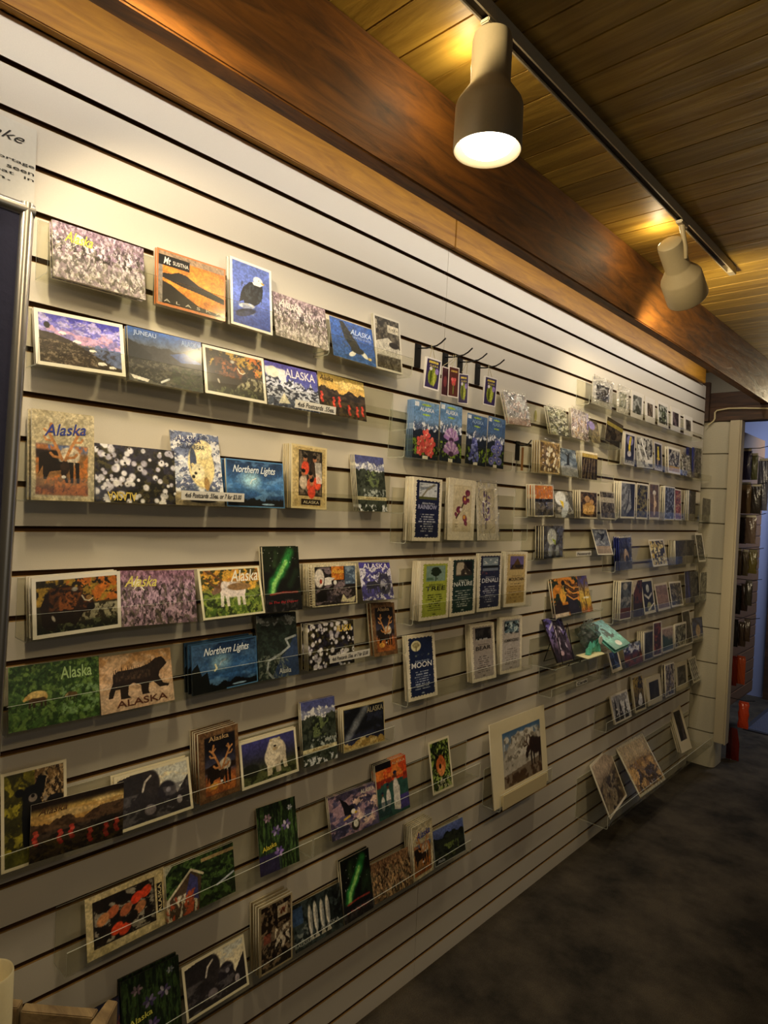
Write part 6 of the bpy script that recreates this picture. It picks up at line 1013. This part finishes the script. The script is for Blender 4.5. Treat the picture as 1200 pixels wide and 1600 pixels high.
PL = ['silvery violet packet at the top left of the hanging packets beyond the column', 'silvery olive packet beside the topmost silvery violet packet', 'tan glittering packet, second row down beyond the column', 'dark packet right of the tan glittering packet', 'long grey clear sleeve hanging farthest right against the blue wall',
      'dark packet, third row down, left of the pair', 'brown packet, third row down, right of the pair', 'slim brown packet, fourth row down, nearest the white trim', 'slim middle packet of the fourth row down', 'oval olive packet, fourth row down, farthest right', 'near black packet, fifth row down, nearest the white trim', 'dark brown middle packet of the fifth row down', 'small dark packet, fifth row down, farthest right',
      'near black packet, sixth row down, nearest the white trim', 'brown middle packet of the sixth row down', 'small dark packet, sixth row down, farthest right', 'dark orange packet of the orange pair, left', 'bright orange packet of the orange pair, right', 'single bright orange packet hanging below the orange pair', 'dark red bottle shaped packet standing on the carpet by the column foot']
for i, (x, y, z, w_, h, c) in enumerate(PK):
    e = empty('hanging_packet' if i < 19 else 'red_packet', (x, y, z), PL[i], 'packet'); rs = random.Random(i)
    b = MB(); N_ = 12; vs = []
    for side in (-1, 1):
        for j in range(N_ + 1):
            for k in range(N_ + 1):
                u, v = k / N_ * 2 - 1, j / N_; bul = (1 - u * u) ** .5 * math.sin(PI * min(1, v * 1.02)) ** .6 * .011 + .0006; wv = 1 - (.18 * abs(math.sin(v * 7 + i)) if i in (9, 18, 19) else .04 * abs(math.sin(v * 9 + i)))
                if i == 19: wv = .55 + .45 * min(1, (1 - v) * 2.2)
                vs.append((u * w_ / 2 * wv, side * (bul + .0016 * math.sin(u * 9 + v * 13 + i)), v * h))
    M2 = (N_ + 1) ** 2; fs = []
    for s in range(2):
        for j in range(N_):
            for k in range(N_): a = s * M2 + j * (N_ + 1) + k; fs.append((a, a + 1, a + N_ + 2, a + N_ + 1))
    for k in range(N_): fs.append((k, k + 1, M2 + k + 1, M2 + k)); a = N_ * (N_ + 1) + k; fs.append((a, a + 1, M2 + a + 1, M2 + a))
    for j in range(N_): a = j * (N_ + 1); fs.append((a, a + N_ + 1, M2 + a + N_ + 1, M2 + a)); a += N_; fs.append((a, a + N_ + 1, M2 + a + N_ + 1, M2 + a))
    b.add(vs, fs); b.build('pouch', plain('pouch_%s' % c, c, .22, bump=.9, bscale=60), e, smooth=True)
    if i < 19: b = MB(); b.box(-w_ * .42, w_ * .42, -.0012, .0012, h, h + .014); b.build('header_card', plain('header_%s' % c, 'b0a890' if i < 9 else c, .4), e)
HK = [(2.8, 1.86), (2.8, 1.645), (2.8, 1.46), (2.8, 1.255), (2.8, 1.07), (2.8, .838), (2.8, .345)]
for i, (y, z) in enumerate(HK):
    e = empty('wire_hook', (.0835, y, z), ['topmost', 'second', 'third', 'fourth', 'fifth', 'sixth', 'lowest'][i] + ' black wire hook of the column of hanging packets beyond the block column', 'display hook')
    b = MB(); b.box(0, .004, -.012, .012, -.02, .02); b.build('back_plate', m_black, e); b = MB(); b.tube([(.003, 0, 0), (.13, 0, .0), (.175, 0, .012)], .0022, 6); b.build('prong', m_black, e, smooth=True)
b = MB(); b.tube([(.016, 2.455, 1.963), (.045, 2.452, 1.985), (.052, 2.452, 2.0), (.05, 2.455, 2.035), (.06, 2.458, 2.046), (.12, 2.46, 2.054), (.2, 2.46, 2.05), (.45, 2.46, 2.03)], .0045, 10); tag(b.build('cable', plain('cream_cable', 'bcae84', .5), smooth=True), 'cream cable running across the dark header and down to the slatwall corner', 'cable')
e = empty('white_bracket', (.075, 3.19, 2.268), 'small white plastic bracket with a wire loop under the long beam', 'bracket')
b = MB(); b.box(-.035, .0, -.19, .19, -.06, 0); b.box(-.033, .012, -.17, -.09, -.075, -.0); b.box(-.033, .012, .06, .17, -.075, -.0); b.build('body', plain('bright_white_plastic', 'e6e4dc', .3), e, bevel=.003)
b = MB(); b.tube([(.01, -.16, -.07), (.012, -.45, -.14), (.014, -.5, -.165), (.016, -.42, -.16), (.012, .1, -.07)], .003, 6); b.build('wire_loop', m_white, e, smooth=True)
# ribbed door mat in the far room
e = empty('door_mat', (.35, 3.75, 0), 'dark ribbed mat on the blue lit carpet beyond the column', 'mat')
b = MB(); b.box(-.29, .5, -.36, .36, .0, .008); b.build('mat_base', plain('mat_rubber', '1c1e28', .8), e, bevel=.003)
b = MB()
for k in range(22): b.box(-.26, .47, -.33 + k * .03, -.315 + k * .03, .008, .011)
b.build('ribs', plain('mat_ribs', '50566c', .9), e)
bpy.context.view_layer.update()
